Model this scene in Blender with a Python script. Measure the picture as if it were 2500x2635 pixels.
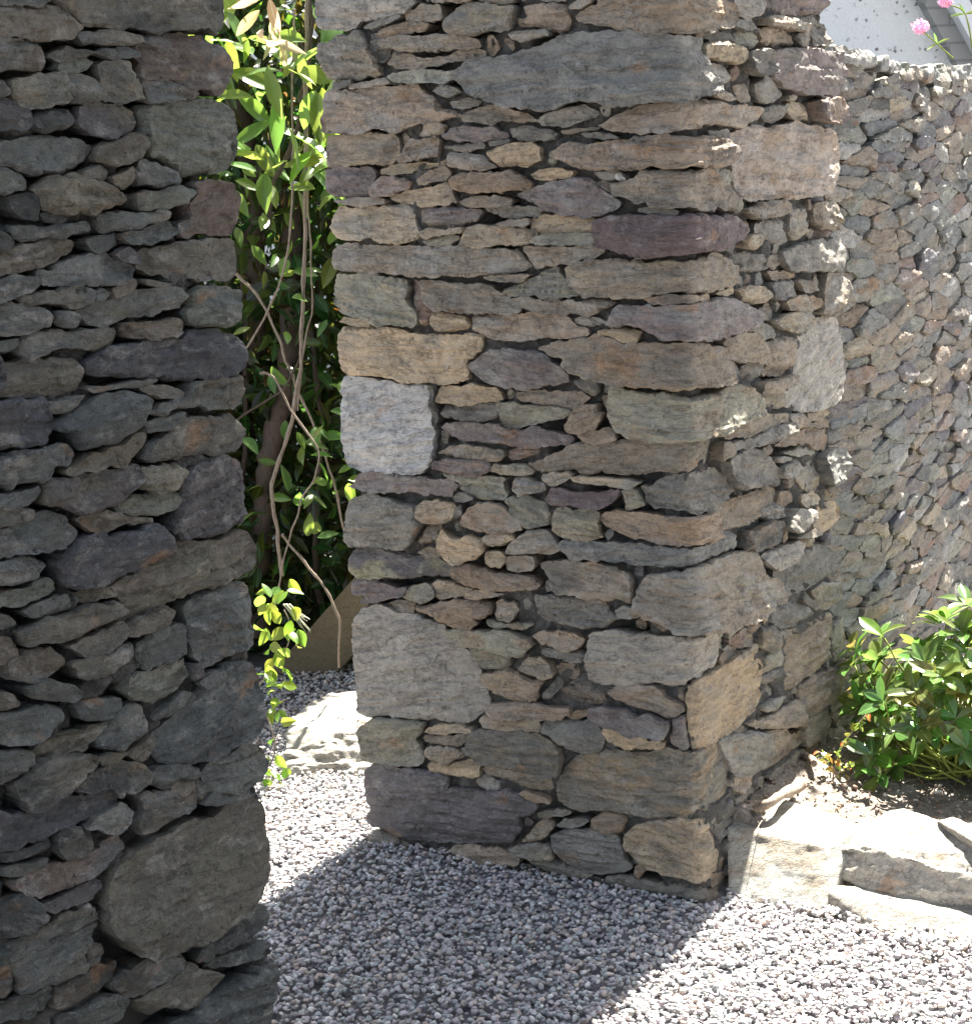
import bpy, bmesh, math, random
import numpy as np
from mathutils import Vector, Matrix, geometry
R = math.radians
for o in list(bpy.data.objects): bpy.data.objects.remove(o)
S = bpy.context.scene
COL = S.collection
# ---------------------------------------------------------------- camera
PITCH, ROLL, EYE = R(12.74), R(2.2), 1.65
F = Vector((0, math.cos(PITCH), -math.sin(PITCH)))
U0 = Vector((0, math.sin(PITCH), math.cos(PITCH))); R0 = Vector((1, 0, 0))
RT = R0*math.cos(ROLL) - U0*math.sin(ROLL); UP = U0*math.cos(ROLL) + R0*math.sin(ROLL)
cd = bpy.data.cameras.new('camera'); cam = bpy.data.objects.new('camera', cd); COL.objects.link(cam)
cd.sensor_fit = 'HORIZONTAL'; cd.sensor_width = 36; cd.lens = 4530/2500*36
cd.clip_start = .05; cd.clip_end = 500
M = Matrix((RT, UP, -F)).transposed().to_4x4(); M.translation = Vector((0, 0, EYE))
cam.matrix_world = M; S.camera = cam
# ---------------------------------------------------------------- light
SUN_AZ, SUN_EL = R(29.0), R(59)
w = bpy.data.worlds.new('World'); S.world = w; w.use_nodes = True
nt = w.node_tree; bg = nt.nodes['Background']
sky = nt.nodes.new('ShaderNodeTexSky'); sky.sky_type = 'NISHITA'; sky.sun_disc = False
sky.sun_elevation = SUN_EL; sky.sun_rotation = SUN_AZ; sky.air_density = 1.0; sky.dust_density = 2.5
hs = nt.nodes.new('ShaderNodeHueSaturation'); hs.inputs['Saturation'].default_value = .65
nt.links.new(sky.outputs[0], hs.inputs['Color']); nt.links.new(hs.outputs[0], bg.inputs[0]); bg.inputs[1].default_value = .06
sd = bpy.data.lights.new('sun', 'SUN'); sd.energy = 5.0; sd.angle = R(.5); sd.color = (1, .95, .87)
so = bpy.data.objects.new('sun', sd); COL.objects.link(so)
sv = Vector((math.sin(SUN_AZ)*math.cos(SUN_EL), math.cos(SUN_AZ)*math.cos(SUN_EL), math.sin(SUN_EL)))
so.rotation_euler = sv.to_track_quat('Z', 'Y').to_euler(); so.location = (3, 6, 9)
vs = S.view_settings; vs.view_transform = 'Standard'; vs.look = 'None'; vs.exposure = 2.78; vs.gamma = 1
S.render.engine = 'CYCLES'
# ---------------------------------------------------------------- noise
def _h(i, j, k, s):
    n = (i*374761393 + j*668265263 + k*2147483647 + s*974634777) & 0xffffffff
    n = ((n ^ (n >> 13))*1274126177) & 0xffffffff
    n = ((n ^ (n >> 16))*2246822519) & 0xffffffff
    return ((n ^ (n >> 15)) & 0xffff)/32767.5 - 1
def noise(P, s=0):
    P = np.asarray(P, float)
    if P.shape[-1] == 2: P = np.c_[P, np.zeros(len(P))]
    I = np.floor(P).astype(np.int64); f = P - I; f = f*f*(3 - 2*f)
    r = 0
    for a in (0, 1):
        for b in (0, 1):
            for c in (0, 1):
                wt = (f[:, 0] if a else 1-f[:, 0])*(f[:, 1] if b else 1-f[:, 1])*(f[:, 2] if c else 1-f[:, 2])
                r = r + wt*_h(I[:, 0]+a, I[:, 1]+b, I[:, 2]+c, s)
    return r
def fbm(P, s=0, n=4, g=.5):
    P = np.asarray(P, float); r = 0; a = 1; t = 0
    for i in range(n): r = r + a*noise(P*2**i, s+i*17); t += a; a *= g
    return r/t
# ---------------------------------------------------------------- objects
def mesh_obj(name, V, faces, mat, parent=None, attrs=None, smooth=True, off=None, sharp=0):
    me = bpy.data.meshes.new(name)
    V = np.asarray(V, float)
    if off is not None: V = V - np.asarray(off)
    if isinstance(faces, np.ndarray):
        n, k = faces.shape
        me.vertices.add(len(V)); me.vertices.foreach_set('co', V.astype(np.float32).ravel())
        me.loops.add(n*k); me.loops.foreach_set('vertex_index', faces.astype(np.int32).ravel())
        me.polygons.add(n); me.polygons.foreach_set('loop_start', np.arange(0, n*k, k, dtype=np.int32))
        me.update(calc_edges=True)
    else:
        me.from_pydata(V.tolist(), [], faces); me.update()
    if smooth:
        me.polygons.foreach_set('use_smooth', [True]*len(me.polygons))
        if sharp: me.set_sharp_from_angle(angle=R(sharp))
    for an, (ty, dat) in (attrs or {}).items():
        at = me.attributes.new(an, ty, 'POINT')
        at.data.foreach_set('color' if ty == 'FLOAT_COLOR' else 'vector', np.asarray(dat, np.float32).ravel())
    me.materials.append(mat)
    o = bpy.data.objects.new(name, me); COL.objects.link(o)
    if parent is not None: o.parent = parent
    return o
def tag(o, label=None, cat=None, group=None, kind=None):
    for k, v in (('label', label), ('category', cat), ('group', group), ('kind', kind)):
        if v: o[k] = v
    return o
def thing(name, loc, label, cat, group=None):
    o = bpy.data.objects.new(name, None); COL.objects.link(o); o.location = loc
    o.empty_display_size = .1
    return tag(o, label, cat, group, 'thing')
# ---------------------------------------------------------------- materials
class NT:
    def __init__(s, name):
        s.m = bpy.data.materials.new(name); s.m.use_nodes = True; s.t = s.m.node_tree
        s.b = s.t.nodes['Principled BSDF']
    def n(s, ty, **k):
        x = s.t.nodes.new(ty)
        for a, v in k.items(): setattr(x, a, v)
        return x
    def l(s, a, b): s.t.links.new(a, b)
    def attr(s, name): return s.n('ShaderNodeAttribute', attribute_name=name)
    def mapped(s, src, sc):
        m = s.n('ShaderNodeMapping'); m.inputs['Scale'].default_value = sc if isinstance(sc, tuple) else (sc,)*3
        s.l(src, m.inputs[0]); return m.outputs[0]
    def noise(s, src, sc, det=4, rough=.55):
        x = s.n('ShaderNodeTexNoise'); x.inputs['Scale'].default_value = 1; x.inputs['Detail'].default_value = det
        x.inputs['Roughness'].default_value = rough
        s.l(s.mapped(src, sc), x.inputs['Vector']); return x.outputs['Fac']
    def rng(s, v, a, b, c, d):
        x = s.n('ShaderNodeMapRange'); x.inputs[1].default_value = a; x.inputs[2].default_value = b
        x.inputs[3].default_value = c; x.inputs[4].default_value = d; s.l(v, x.inputs[0]); return x.outputs[0]
    def mix(s, f, a, b, mode='MIX'):
        x = s.n('ShaderNodeMix', data_type='RGBA', blend_type=mode)
        for i, v in ((0, f), (6, a), (7, b)):
            if isinstance(v, (int, float)): x.inputs[i].default_value = v
            elif isinstance(v, tuple): x.inputs[i].default_value = (*v, 1)
            else: s.l(v, x.inputs[i])
        return x.outputs[2]
    def math(s, op, a, b=0):
        x = s.n('ShaderNodeMath', operation=op)
        for i, v in ((0, a), (1, b)):
            if isinstance(v, (int, float)): x.inputs[i].default_value = v
            else: s.l(v, x.inputs[i])
        return x.outputs[0]
    def bump(s, h, dist, st=1):
        x = s.n('ShaderNodeBump'); x.inputs['Distance'].default_value = dist; x.inputs['Strength'].default_value = st
        s.l(h, x.inputs['Height']); s.l(x.outputs[0], s.b.inputs['Normal'])
    def fin(s, col, rough=.85, spec=.25):
        s.l(col, s.b.inputs['Base Color']); s.b.inputs['Roughness'].default_value = rough
        s.b.inputs['Specular IOR Level'].default_value = spec; return s.m
def grey(t, v):  # float -> colour via multiply
    x = t.n('ShaderNodeCombineColor'); [t.l(v, x.inputs[i]) for i in range(3)]; return x.outputs[0]
def stone_material():
    t = NT('rubble_stone'); L = t.attr('loc').outputs['Vector']
    c1 = t.attr('tint').outputs['Color']; c2 = t.attr('tint2').outputs['Color']
    big = t.noise(L, (9, 16, 16), 6, .6)
    c = t.mix(t.rng(big, .47, .60, 0, .9), c1, c2)
    rust = t.noise(L, (7, 12, 9), 8, .62)
    c = t.mix(t.rng(rust, .62, .69, 0, .55), c, (.30, .17, .085))
    pale = t.noise(L, (13, 24, 17), 7, .7)
    c = t.mix(t.rng(pale, .56, .68, 0, .55), c, (.36, .34, .30))
    streak = t.noise(L, (16, 62, 50), 7, .68)
    c = t.mix(1, c, grey(t, t.rng(streak, .25, .75, .72, 1.26)), 'MULTIPLY')
    fine = t.noise(L, 360, 4, .75); med = t.noise(L, 120, 4, .7)
    c = t.mix(1, c, grey(t, t.rng(med, .3, .7, .80, 1.20)), 'MULTIPLY')
    c = t.mix(1, c, grey(t, t.rng(fine, .3, .7, .70, 1.32)), 'MULTIPLY')
    mott = t.noise(L, (38, 60, 60), 5, .7)
    c = t.mix(t.rng(mott, .56, .74, 0, .5), c, (.36, .35, .32))
    c = t.mix(t.rng(mott, .42, .28, 0, .45), c, (.075, .068, .06))
    crack = t.noise(L, (9, 34, 30), 8, .62)
    ab = t.math('ABSOLUTE', t.math('SUBTRACT', crack, .5))
    c = t.mix(t.rng(ab, 0, .010, .75, 0), c, (.05, .045, .04))
    h = t.math('ADD', t.math('MULTIPLY', streak, 1.1), t.math('MULTIPLY', fine, .42))
    h = t.math('ADD', h, t.math('MULTIPLY', mott, .55)); h = t.math('ADD', h, t.math('MULTIPLY', med, .4))
    h = t.math('ADD', h, t.rng(ab, 0, .03, -.25, 0))
    t.bump(h, .005, .8)
    return t.fin(c, .82, .3)
M_STONE = stone_material()
def mortar_material():
    t = NT('lime_mortar'); g = t.n('ShaderNodeNewGeometry').outputs['Position']
    a = t.noise(g, 22, 5); b = t.noise(g, 300, 4, .7)
    c = t.mix(t.rng(a, .35, .65, 0, 1), (.13, .125, .112), (.24, .23, .21))
    c = t.mix(1, c, grey(t, t.rng(b, .3, .7, .6, 1.35)), 'MULTIPLY')
    t.bump(t.math('ADD', b, t.noise(g, 110, 4, .7)), .012, 1)
    return t.fin(c, .95, .1)
M_MORTAR = mortar_material()
def core_material():
    t = NT('wall_core'); g = t.n('ShaderNodeNewGeometry').outputs['Position']
    return t.fin(t.mix(t.noise(g, 30), (.05, .047, .042), (.10, .095, .085)), .95, .1)
M_CORE = core_material()
def pebble_material():
    t = NT('gravel'); c = t.attr('tint').outputs['Color']; g = t.n('ShaderNodeNewGeometry').outputs['Position']
    n = t.noise(g, 420, 4, .65)
    c = t.mix(1, c, grey(t, t.rng(n, .3, .7, .72, 1.3)), 'MULTIPLY')
    t.bump(n, .0012, .6); return t.fin(c, .75, .3)
M_PEB = pebble_material()
def ground_material():
    t = NT('gravel_bed'); g = t.n('ShaderNodeNewGeometry').outputs['Position']
    v = t.n('ShaderNodeTexVoronoi'); v.inputs['Scale'].default_value = 75; t.l(g, v.inputs['Vector'])
    c = t.mix(v.outputs['Color'], (.13, .125, .13), (.25, .24, .245))
    t.bump(v.outputs['Distance'], .01, -1); return t.fin(c, .9, .2)
def soil_material():
    t = NT('garden_soil'); g = t.n('ShaderNodeNewGeometry').outputs['Position']
    a = t.noise(g, 9, 6); b = t.noise(g, 120, 6, .7)
    c = t.mix(t.rng(a, .35, .65, 0, 1), (.24, .205, .17), (.38, .335, .28))
    c = t.mix(1, c, grey(t, t.rng(b, .3, .7, .55, 1.4)), 'MULTIPLY')
    t.bump(b, .012, 1); return t.fin(c, .95, .1)
def leaf_material(name, a, b, trans, tcol, rough=.35, spec=.5, back=None):
    t = NT(name); at = t.attr('tint').outputs['Color']; g = t.n('ShaderNodeNewGeometry')
    n = t.noise(t.attr('loc').outputs['Vector'], (60, 60, 60), 3)
    base = t.mix(t.rng(n, .3, .7, 0, 1), a, b)
    base = t.mix(1, base, at, 'MULTIPLY')
    # pale midrib along the leaf
    sx = t.n('ShaderNodeSeparateXYZ'); t.l(t.attr('loc').outputs['Vector'], sx.inputs[0])
    rib = t.rng(t.math('ABSOLUTE', sx.outputs[1]), 0, .0016, .7, 0)
    base = t.mix(rib, base, tuple(min(1, v*2.2+.04) for v in b))
    if back: base = t.mix(g.outputs['Backfacing'], base, back)
    t.fin(base, rough, spec)
    tr = t.n('ShaderNodeBsdfTranslucent'); t.l(t.mix(1, at, tcol, 'MULTIPLY'), tr.inputs[0])
    mx = t.n('ShaderNodeMixShader'); mx.inputs[0].default_value = trans
    out = t.t.nodes['Material Output']; t.l(t.b.outputs[0], mx.inputs[1]); t.l(tr.outputs[0], mx.inputs[2]); t.l(mx.outputs[0], out.inputs[0])
    return t.m
M_LAUREL = leaf_material('laurel_leaf', (.035, .08, .018), (.065, .125, .03), .42, (.27, .42, .08))
M_SHRUB = leaf_material('glossy_shrub_leaf', (.055, .115, .028), (.095, .165, .045), .28, (.26, .40, .10), .2, .6)
M_DRY = leaf_material('withered_leaf', (.42, .33, .20), (.58, .48, .32), .35, (.55, .42, .25), .7, .2)
def bark_material(name, a, b):
    t = NT(name); g = t.n('ShaderNodeNewGeometry').outputs['Position']
    n = t.noise(g, (260, 260, 50), 5, .6)
    t.bump(n, .002, .8); return t.fin(t.mix(t.rng(n, .3, .7, 0, 1), a, b), .85, .2)
M_VINE = bark_material('vine_bark', (.17, .13, .095), (.38, .31, .24))
M_BARK = bark_material('dark_bark', (.055, .042, .032), (.12, .09, .07))
M_STEM = bark_material('green_stem', (.17, .22, .05), (.28, .32, .08))
# ---------------------------------------------------------------- palette (real albedo of each kind of stone)
PAL = dict(C=(.55,.53,.46), g=(.225,.205,.17), t=(.275,.225,.165), b=(.295,.225,.16), r=(.27,.18,.13), o=(.38,.30,.20), O=(.43,.32,.195),
           p=(.20,.162,.150), P=(.15,.108,.105), d=(.145,.135,.115), l=(.36,.325,.275), L=(.43,.405,.375), n=(.27,.25,.185),
           q=(.34,.285,.235), G=(.225,.215,.19), S=(.16,.142,.142), D=(.14,.125,.122), K=(.175,.16,.13))

ALT = [(.30,.19,.10), (.30,.29,.26), (.11,.10,.095), (.36,.28,.17), (.22,.20,.16), (.27,.26,.235)]
ALTC = dict(D=(.33,.30,.17), K=(.30,.22,.13), O=(.33,.27,.19), L=(.36,.37,.375), l=(.26,.235,.205), S=(.19,.175,.18), P=(.17,.13,.135), r=(.33,.30,.27), G=(.16,.155,.145))
def desat(c, k=.86):
    m = c@np.array([.3, .6, .1]); return (m+(c-m)*k)*np.array([.975, .98, .955])
def stone_attrs(n, code, rnd, loc, tone=1.):
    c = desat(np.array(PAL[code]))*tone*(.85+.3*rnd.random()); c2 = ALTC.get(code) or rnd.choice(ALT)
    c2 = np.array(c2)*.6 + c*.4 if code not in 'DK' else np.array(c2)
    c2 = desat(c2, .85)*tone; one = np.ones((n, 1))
    return {'tint': ('FLOAT_COLOR', np.c_[np.tile(c, (n, 1)), one]), 'tint2': ('FLOAT_COLOR', np.c_[np.tile(c2, (n, 1)), one]),
            'loc': ('FLOAT_VECTOR', loc)}
# ---------------------------------------------------------------- wall paths: (s, z, d) -> world
class Path:
    def __init__(self, origin, heads, s0, s1, zero, batter=None):
        self.batter = batter
        st = .004; n = int((s1-s0)/st)+1; self.s = s0 + np.arange(n)*st
        hd = np.interp(self.s, [h[0] for h in heads], [h[1] for h in heads])
        dx = np.sin(hd); dy = np.cos(hd)
        x = np.concatenate([[0], np.cumsum((dx[1:]+dx[:-1])/2*st)]); y = np.concatenate([[0], np.cumsum((dy[1:]+dy[:-1])/2*st)])
        x += origin[0]-np.interp(zero, self.s, x); y += origin[1]-np.interp(zero, self.s, y)
        self.x, self.y, self.nx, self.ny = x, y, dy, -dx
    def __call__(self, Q):
        s, z, d = Q[:, 0], Q[:, 1], Q[:, 2]; I = lambda a: np.interp(s, self.s, a)
        nx, ny = I(self.nx), I(self.ny); k = np.hypot(nx, ny)
        ex = s - np.clip(s, self.s[0], self.s[-1]); 
        tx = np.where(ex < 0, -self.ny[0], -self.ny[-1]); ty = np.where(ex < 0, self.nx[0], self.nx[-1])
        kb = -KB*z*(0 if self.batter is None else (np.clip((s+LENA)/LENA, 0, 1) if self.batter == 'corner' else 1))
        return np.c_[I(self.x)+ex*tx+nx/k*d+kb*math.sin(A_AZ), I(self.y)+ex*ty+ny/k*d+kb*math.cos(A_AZ), z]
C0 = (.43412807, 3.47907287); A_AZ = R(119.48); B_AZ = R(33); LENA = .8456; KB = .028   # the return face leans back a little
PP = Path(C0, [(-.03, A_AZ), (.02, B_AZ)], -1.0, .95, 0, 'corner')
EL = (-.31847737, 2.36328942)
PL = Path(EL, [(-1, R(34)), (0, R(34))], -1.2, .1, 0)
EB = PP(np.array([[.80, 0, -.045]]))[0]
PR = Path((EB[0], EB[1]), [(-.1, R(39)), (.22, R(39)), (.50, R(31))], -.15, 2.8, 0, 'all')
# ---------------------------------------------------------------- one stone
def area_c(p):
    x, y = p[:, 0], p[:, 1]; x2, y2 = np.roll(x, -1), np.roll(y, -1); k = x*y2-x2*y; a = k.sum()/2
    return a, np.array([((x+x2)*k).sum(), ((y+y2)*k).sum()])/(6*a+1e-12)
def resample(p, e):
    q = np.vstack([p, p[:1]]); L = np.r_[0, np.cumsum(np.hypot(*np.diff(q, axis=0).T))]
    n = max(8, int(L[-1]/e)); u = np.linspace(0, L[-1], n, endpoint=False)
    return np.c_[np.interp(u, L, q[:, 0]), np.interp(u, L, q[:, 1])]
def inside(P, poly):
    x, y = P[:, 0], P[:, 1]; r = np.zeros(len(P), bool); n = len(poly)
    for i in range(n):
        x1, y1 = poly[i]; x2, y2 = poly[(i+1) % n]
        if y1 == y2: continue
        c = ((y1 > y) != (y2 > y)) & (x < (x2-x1)*(y-y1)/(y2-y1)+x1); r ^= c
    return r
def dist_edge(P, poly):
    a = poly; b = np.roll(poly, -1, axis=0); d = b-a; L = (d**2).sum(1)+1e-12
    out = np.empty(len(P))
    for i in range(0, len(P), 4000):
        q = P[i:i+4000, None, :]-a[None]; t = np.clip((q*d[None]).sum(2)/L[None], 0, 1)
        out[i:i+4000] = np.sqrt(((q-t[..., None]*d[None])**2).sum(2)).min(1)
    return out
def chaikin(p, r=.22):
    q = np.roll(p, -1, axis=0); return np.stack([p*(1-r)+q*r, p*r+q*(1-r)], 1).reshape(-1, 2)
def stone_geo(poly, e, seed, proud=None, thick=.09, rough=1., lean=1.):
    rnd = random.Random(seed); p = np.asarray(poly, float)
    A, c = area_c(p)
    if A < 0: p = p[::-1].copy(); A = -A
    # main axis
    q = resample(p, .01)-c; cov = q.T@q; ev, evec = np.linalg.eigh(cov); ax = evec[:, 1]
    ang = math.atan2(ax[1], ax[0]); ang = (ang+math.pi/2) % math.pi-math.pi/2
    if abs(ang) > .6 or ev[1] < 1.6*ev[0]: ang = rnd.uniform(-.22, .22)
    ca, sa = math.cos(ang), math.sin(ang)
    p = chaikin(p, .08); p = resample(p, e*.62)
    sd = seed*7.13
    tn = np.roll(p, -1, 0)-np.roll(p, 1, 0); nr = np.c_[tn[:, 1], -tn[:, 0]]/(np.hypot(*tn.T)[:, None]+1e-9)
    w1 = noise(np.c_[p*45, np.full(len(p), sd)], 3)*.0042 + noise(np.c_[p*110, np.full(len(p), sd)], 4)*.0028 + noise(np.c_[p*260, np.full(len(p), sd)], 5)*.0010 + .0014
    p = p + nr*np.minimum(w1, .0046)[:, None]*min(1, math.sqrt(A)/.05)
    lo, hi = p.min(0), p.max(0)
    gx = np.arange(lo[0], hi[0], e); gy = np.arange(lo[1], hi[1], e*.866)
    X, Y = np.meshgrid(gx, gy); X = X + (np.arange(len(gy)) % 2)[:, None]*e*.5
    rs = np.random.RandomState(seed % 2**31)
    G = np.c_[X.ravel(), Y.ravel()] + rs.uniform(-.22, .22, (X.size, 2))*e
    G = G[inside(G, p)]
    if len(G): G = G[dist_edge(G, p) > .55*e]
    n = len(p)
    P = np.vstack([p, G]) if len(G) else p
    vo, ed, fa, ov, oe, of = geometry.delaunay_2d_cdt([Vector(v) for v in P.tolist()], [(i, (i+1) % n) for i in range(n)], [list(range(n))], 1, 1e-7)
    P = np.array([[v[0], v[1]] for v in vo]); 
    bnd = [-1]*n
    for i, o in enumerate(ov):
        for k in o:
            if k < n: bnd[k] = i
    bnd = [b for b in bnd if b >= 0]
    dl = dist_edge(P, p); q = P-c
    u = q[:, 0]*ca+q[:, 1]*sa; v = -q[:, 0]*sa+q[:, 1]*ca
    hh = max(.006, (v.max()-v.min())/2); hw = max(.006, (u.max()-u.min())/2)
    if proud is None: proud = rnd.uniform(-.007, .011)
    r = min(.0085, .34*hh)*rnd.choice((.07, .12, .2, .38))*(1 if hh > .018 else .5)
    t = np.clip(1-dl/r, 0, 1); h = -r*.8*(1-np.sqrt(np.maximum(0, 1-t*t)))
    h += q[:, 0]*rnd.uniform(-.10, .10)*lean/(1+hw*5) + v*rnd.uniform(-.34, .2)*lean/(1+hh*8)
    for k in range(rnd.choice((1, 2, 3, 3))):
        th = rnd.uniform(0, 2*math.pi); d = u/hw*math.cos(th)+v/hh*math.sin(th)
        h -= np.maximum(0, d-rnd.uniform(.35, .85))*min(hh, .035)*rnd.uniform(.25, .9)
    sdv = np.full(len(P), sd)
    wv = fbm(np.c_[u*9, v*9, sdv], 31, 2)*.02
    bed = fbm(np.c_[u*11, (v+wv)*75, sdv], 11, 4, .6)
    lam = rnd.choice((.5, .8, 1.1, 1.5))
    ridge = 1-np.abs(noise(np.c_[u*8, (v+wv)*45, sdv+5], 12))*2
    h += rough*(bed*.0036*lam + ridge*.0011*lam*min(1, hh/.02))
    h += rough*fbm(np.c_[u*20, v*26, sdv], 13, 3)*.0058*min(1, hh/.018)
    cr = fbm(np.c_[u*14, v*30, sdv+3], 17, 3); h -= rough*np.clip(1-np.abs(cr)/.035, 0, 1)*.0022*(dl > e)
    tt = fbm(np.c_[u*10, v*24, sdv+9], 14, 3)*4.2; fl = np.floor(tt); fr = tt-fl
    h += rough*(fl+np.clip((fr-.35)*6, 0, 1))*.0030*min(1, hh/.02)*(dl > e*.4)
    kk = rnd.uniform(70, 150) if hh > .02 else rnd.uniform(90, 170)
    vv = (v+fbm(np.c_[u*7, v*7, sdv], 21, 2)*.010+noise(np.c_[u*38, v*20, sdv], 22)*.0022+u*rnd.uniform(-.05, .05))*kk
    li = np.floor(vv).astype(np.int64); z0_ = np.zeros_like(li); side = np.floor(u*rnd.uniform(8, 20)+noise(np.c_[v*60, sdv, sdv], 23)*.5).astype(np.int64)
    la = _h(li, z0_, z0_, seed % 9973)*.65+_h(li, side, z0_, seed % 9967)*.35
    h += rough*la*rnd.choice((.0010, .0018, .0030, .0042))*min(1, hh/.022)
    h += rough*fbm(np.c_[u*130, v*160, sdv], 15, 2)*.0009
    h = np.where(h < -.009, -.009+(h+.009)*.25, h)+proud
    b = np.array(bnd); N = len(P); pb = P[b]; tn = np.roll(pb, -1, 0)-np.roll(pb, 1, 0)
    nr = np.c_[tn[:, 1], -tn[:, 0]]/(np.hypot(*tn.T)[:, None]+1e-9)
    V = [np.c_[P, h]]; F_ = [tuple(f) for f in fa if len(f) >= 3]; prev = b; base = N
    hb = h[b]
    for dd, ins in ((.008, .0006), (.022, -.0015), (thick, -min(.012, hh*.35))):
        jit = fbm(np.c_[pb*70, np.full(len(b), sd+dd*99)], 16, 2)*.003*(1 if dd < .05 else 0)
        V.append(np.c_[pb+nr*(ins+jit)[:, None], hb-dd]); cur = base+np.arange(len(b)); base += len(b)
        for i in range(len(b)):
            j = (i+1) % len(b); F_.append((int(prev[i]), int(cur[i]), int(cur[j]), int(prev[j])))
        prev = cur
    V = np.vstack(V)
    qq = V[:, :2]-c; loc = np.c_[qq[:, 0]*ca+qq[:, 1]*sa, -qq[:, 0]*sa+qq[:, 1]*ca, V[:, 2]] + np.array([rnd.uniform(0, 50), rnd.uniform(0, 50), rnd.uniform(0, 50)])
    return V, F_, loc, A, c
class Grid:      # which parts of a wall face are already taken by a stone
    def __init__(s, s0, s1, z0, z1, e=.004):
        s.e = e; s.o = (s0, z0); s.nx = int((s1-s0)/e); s.nz = int((z1-z0)/e); s.occ = np.zeros((s.nz, s.nx), bool)
        X, Z = np.meshgrid(s0+(np.arange(s.nx)+.5)*e, z0+(np.arange(s.nz)+.5)*e); s.P = np.stack([X, Z], 2)
    def box(s, p, pad=0):
        lo = p.min(0)-pad; hi = p.max(0)+pad
        a = max(0, int((lo[0]-s.o[0])/s.e)); b = min(s.nx, int((hi[0]-s.o[0])/s.e)+2)
        c = max(0, int((lo[1]-s.o[1])/s.e)); d = min(s.nz, int((hi[1]-s.o[1])/s.e)+2); return a, b, c, d
    def mark(s, p, pad=.003):
        a, b, c, d = s.box(p, pad)
        if a >= b or c >= d: return
        Q = s.P[c:d, a:b].reshape(-1, 2); m = inside(Q, p)
        r = dist_edge(Q, p) < pad; s.occ[c:d, a:b] |= (m | r).reshape(d-c, b-a)
    def free(s, p):
        a, b, c, d = s.box(p)
        if a >= b or c >= d: return 0
        Q = s.P[c:d, a:b].reshape(-1, 2); m = inside(Q, p); o = s.occ[c:d, a:b].reshape(-1)
        return 1-(o & m).sum()/max(1, m.sum())
    def chips(s, rnd, zmax, minc=4):
        out = []; lev = []; f = ~s.occ; f[:1] = f[-1:] = False; f[:, :1] = f[:, -1:] = False; k = 0
        D = np.zeros(f.shape, int)
        while f.any() and k < 8:
            D[f] = k+1; k += 1; g = f.copy(); g[1:] &= f[:-1]; g[:-1] &= f[1:]; g[:, 1:] &= f[:, :-1]; g[:, :-1] &= f[:, 1:]; f = g
        for lv in range(k, minc-1, -1):
            zs, xs = np.nonzero(D >= lv); idx = list(range(len(zs))); rnd.shuffle(idx)
            for i in idx:
                z, x = zs[i], xs[i]
                if s.occ[z, x] or s.P[z, x, 1] > zmax: continue
                h = lv; a = b = x
                col = lambda xx: 0 <= xx < s.nx and not s.occ[max(0, z-h+1):z+h, xx].any()
                if not col(x): continue
                lim = int(h*rnd.uniform(2.2, 5))
                while x-a < lim and col(a-1): a -= 1
                while b-x < lim and col(b+1): b += 1
                if b-a < h: continue
                w = (b-a+1)*s.e/2; hh = h*s.e*rnd.uniform(.8, 1.0); cx = s.o[0]+(a+b+1)/2*s.e; cz = s.P[z, x, 1]
                n = rnd.choice((5, 6, 7)); ph = rnd.random()
                p = []
                for j in range(n):
                    th = 2*math.pi*(j+ph*.7+rnd.uniform(-.25, .25))/n; c_, s_ = math.cos(th), math.sin(th)
                    m = max(abs(c_), abs(s_))**.55
                    p.append((cx+w*c_/m*rnd.uniform(.68, 1.03), cz+hh*s_/m*rnd.uniform(.68, 1.03)))
                p = np.array(p); s.mark(p, .002); s.occ[max(0, z-1):z+2, a:b+1] = True; out.append(p)
        return out
def clip_half(p, n, c):     # keep points with n.x <= c
    out = []; m = len(p)
    for i in range(m):
        a, b = p[i], p[(i+1) % m]; da, db = a@n-c, b@n-c
        if da <= 0: out.append(a)
        if da*db < 0: out.append(a+(b-a)*da/(da-db))
    return out
def rubble_cells(s0, s1, z0, z1, rnd, hz=.047, ws=(.05, .16), kz=1.9, jz=.35, gap=.0028):   # courses of irregular rubble
    seeds = []; z = z0
    while z < z1:
        h = hz*rnd.uniform(.6, 1.45); s = s0-rnd.uniform(0, .1)
        while s < s1+.05:
            wd = rnd.uniform(*ws)*(.6+.5*h/hz)*(.55 if rnd.random() < .25 else 1); seeds.append((s+wd/2, z+h/2+rnd.uniform(-jz, jz)*h)); s += wd
        z += h
    Sd = np.array(seeds)*np.array([1, kz]); cells = []
    for i, sp in enumerate(Sd):
        d = ((Sd-sp)**2).sum(1); near = np.argsort(d)[1:19]
        p = [sp+np.array(v) for v in ((-.2, -.2), (.2, -.2), (.2, .2), (-.2, .2))]
        for j in near:
            n = Sd[j]-sp; L = math.sqrt(n@n); n = n/L
            p = clip_half(p, n, n@sp+L/2-gap)
            if len(p) < 3: break
        if len(p) >= 3: cells.append(np.array(p)/np.array([1, kz]))
    return cells
CODES = 'ggggttttbbbonnprdGlS'
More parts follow.
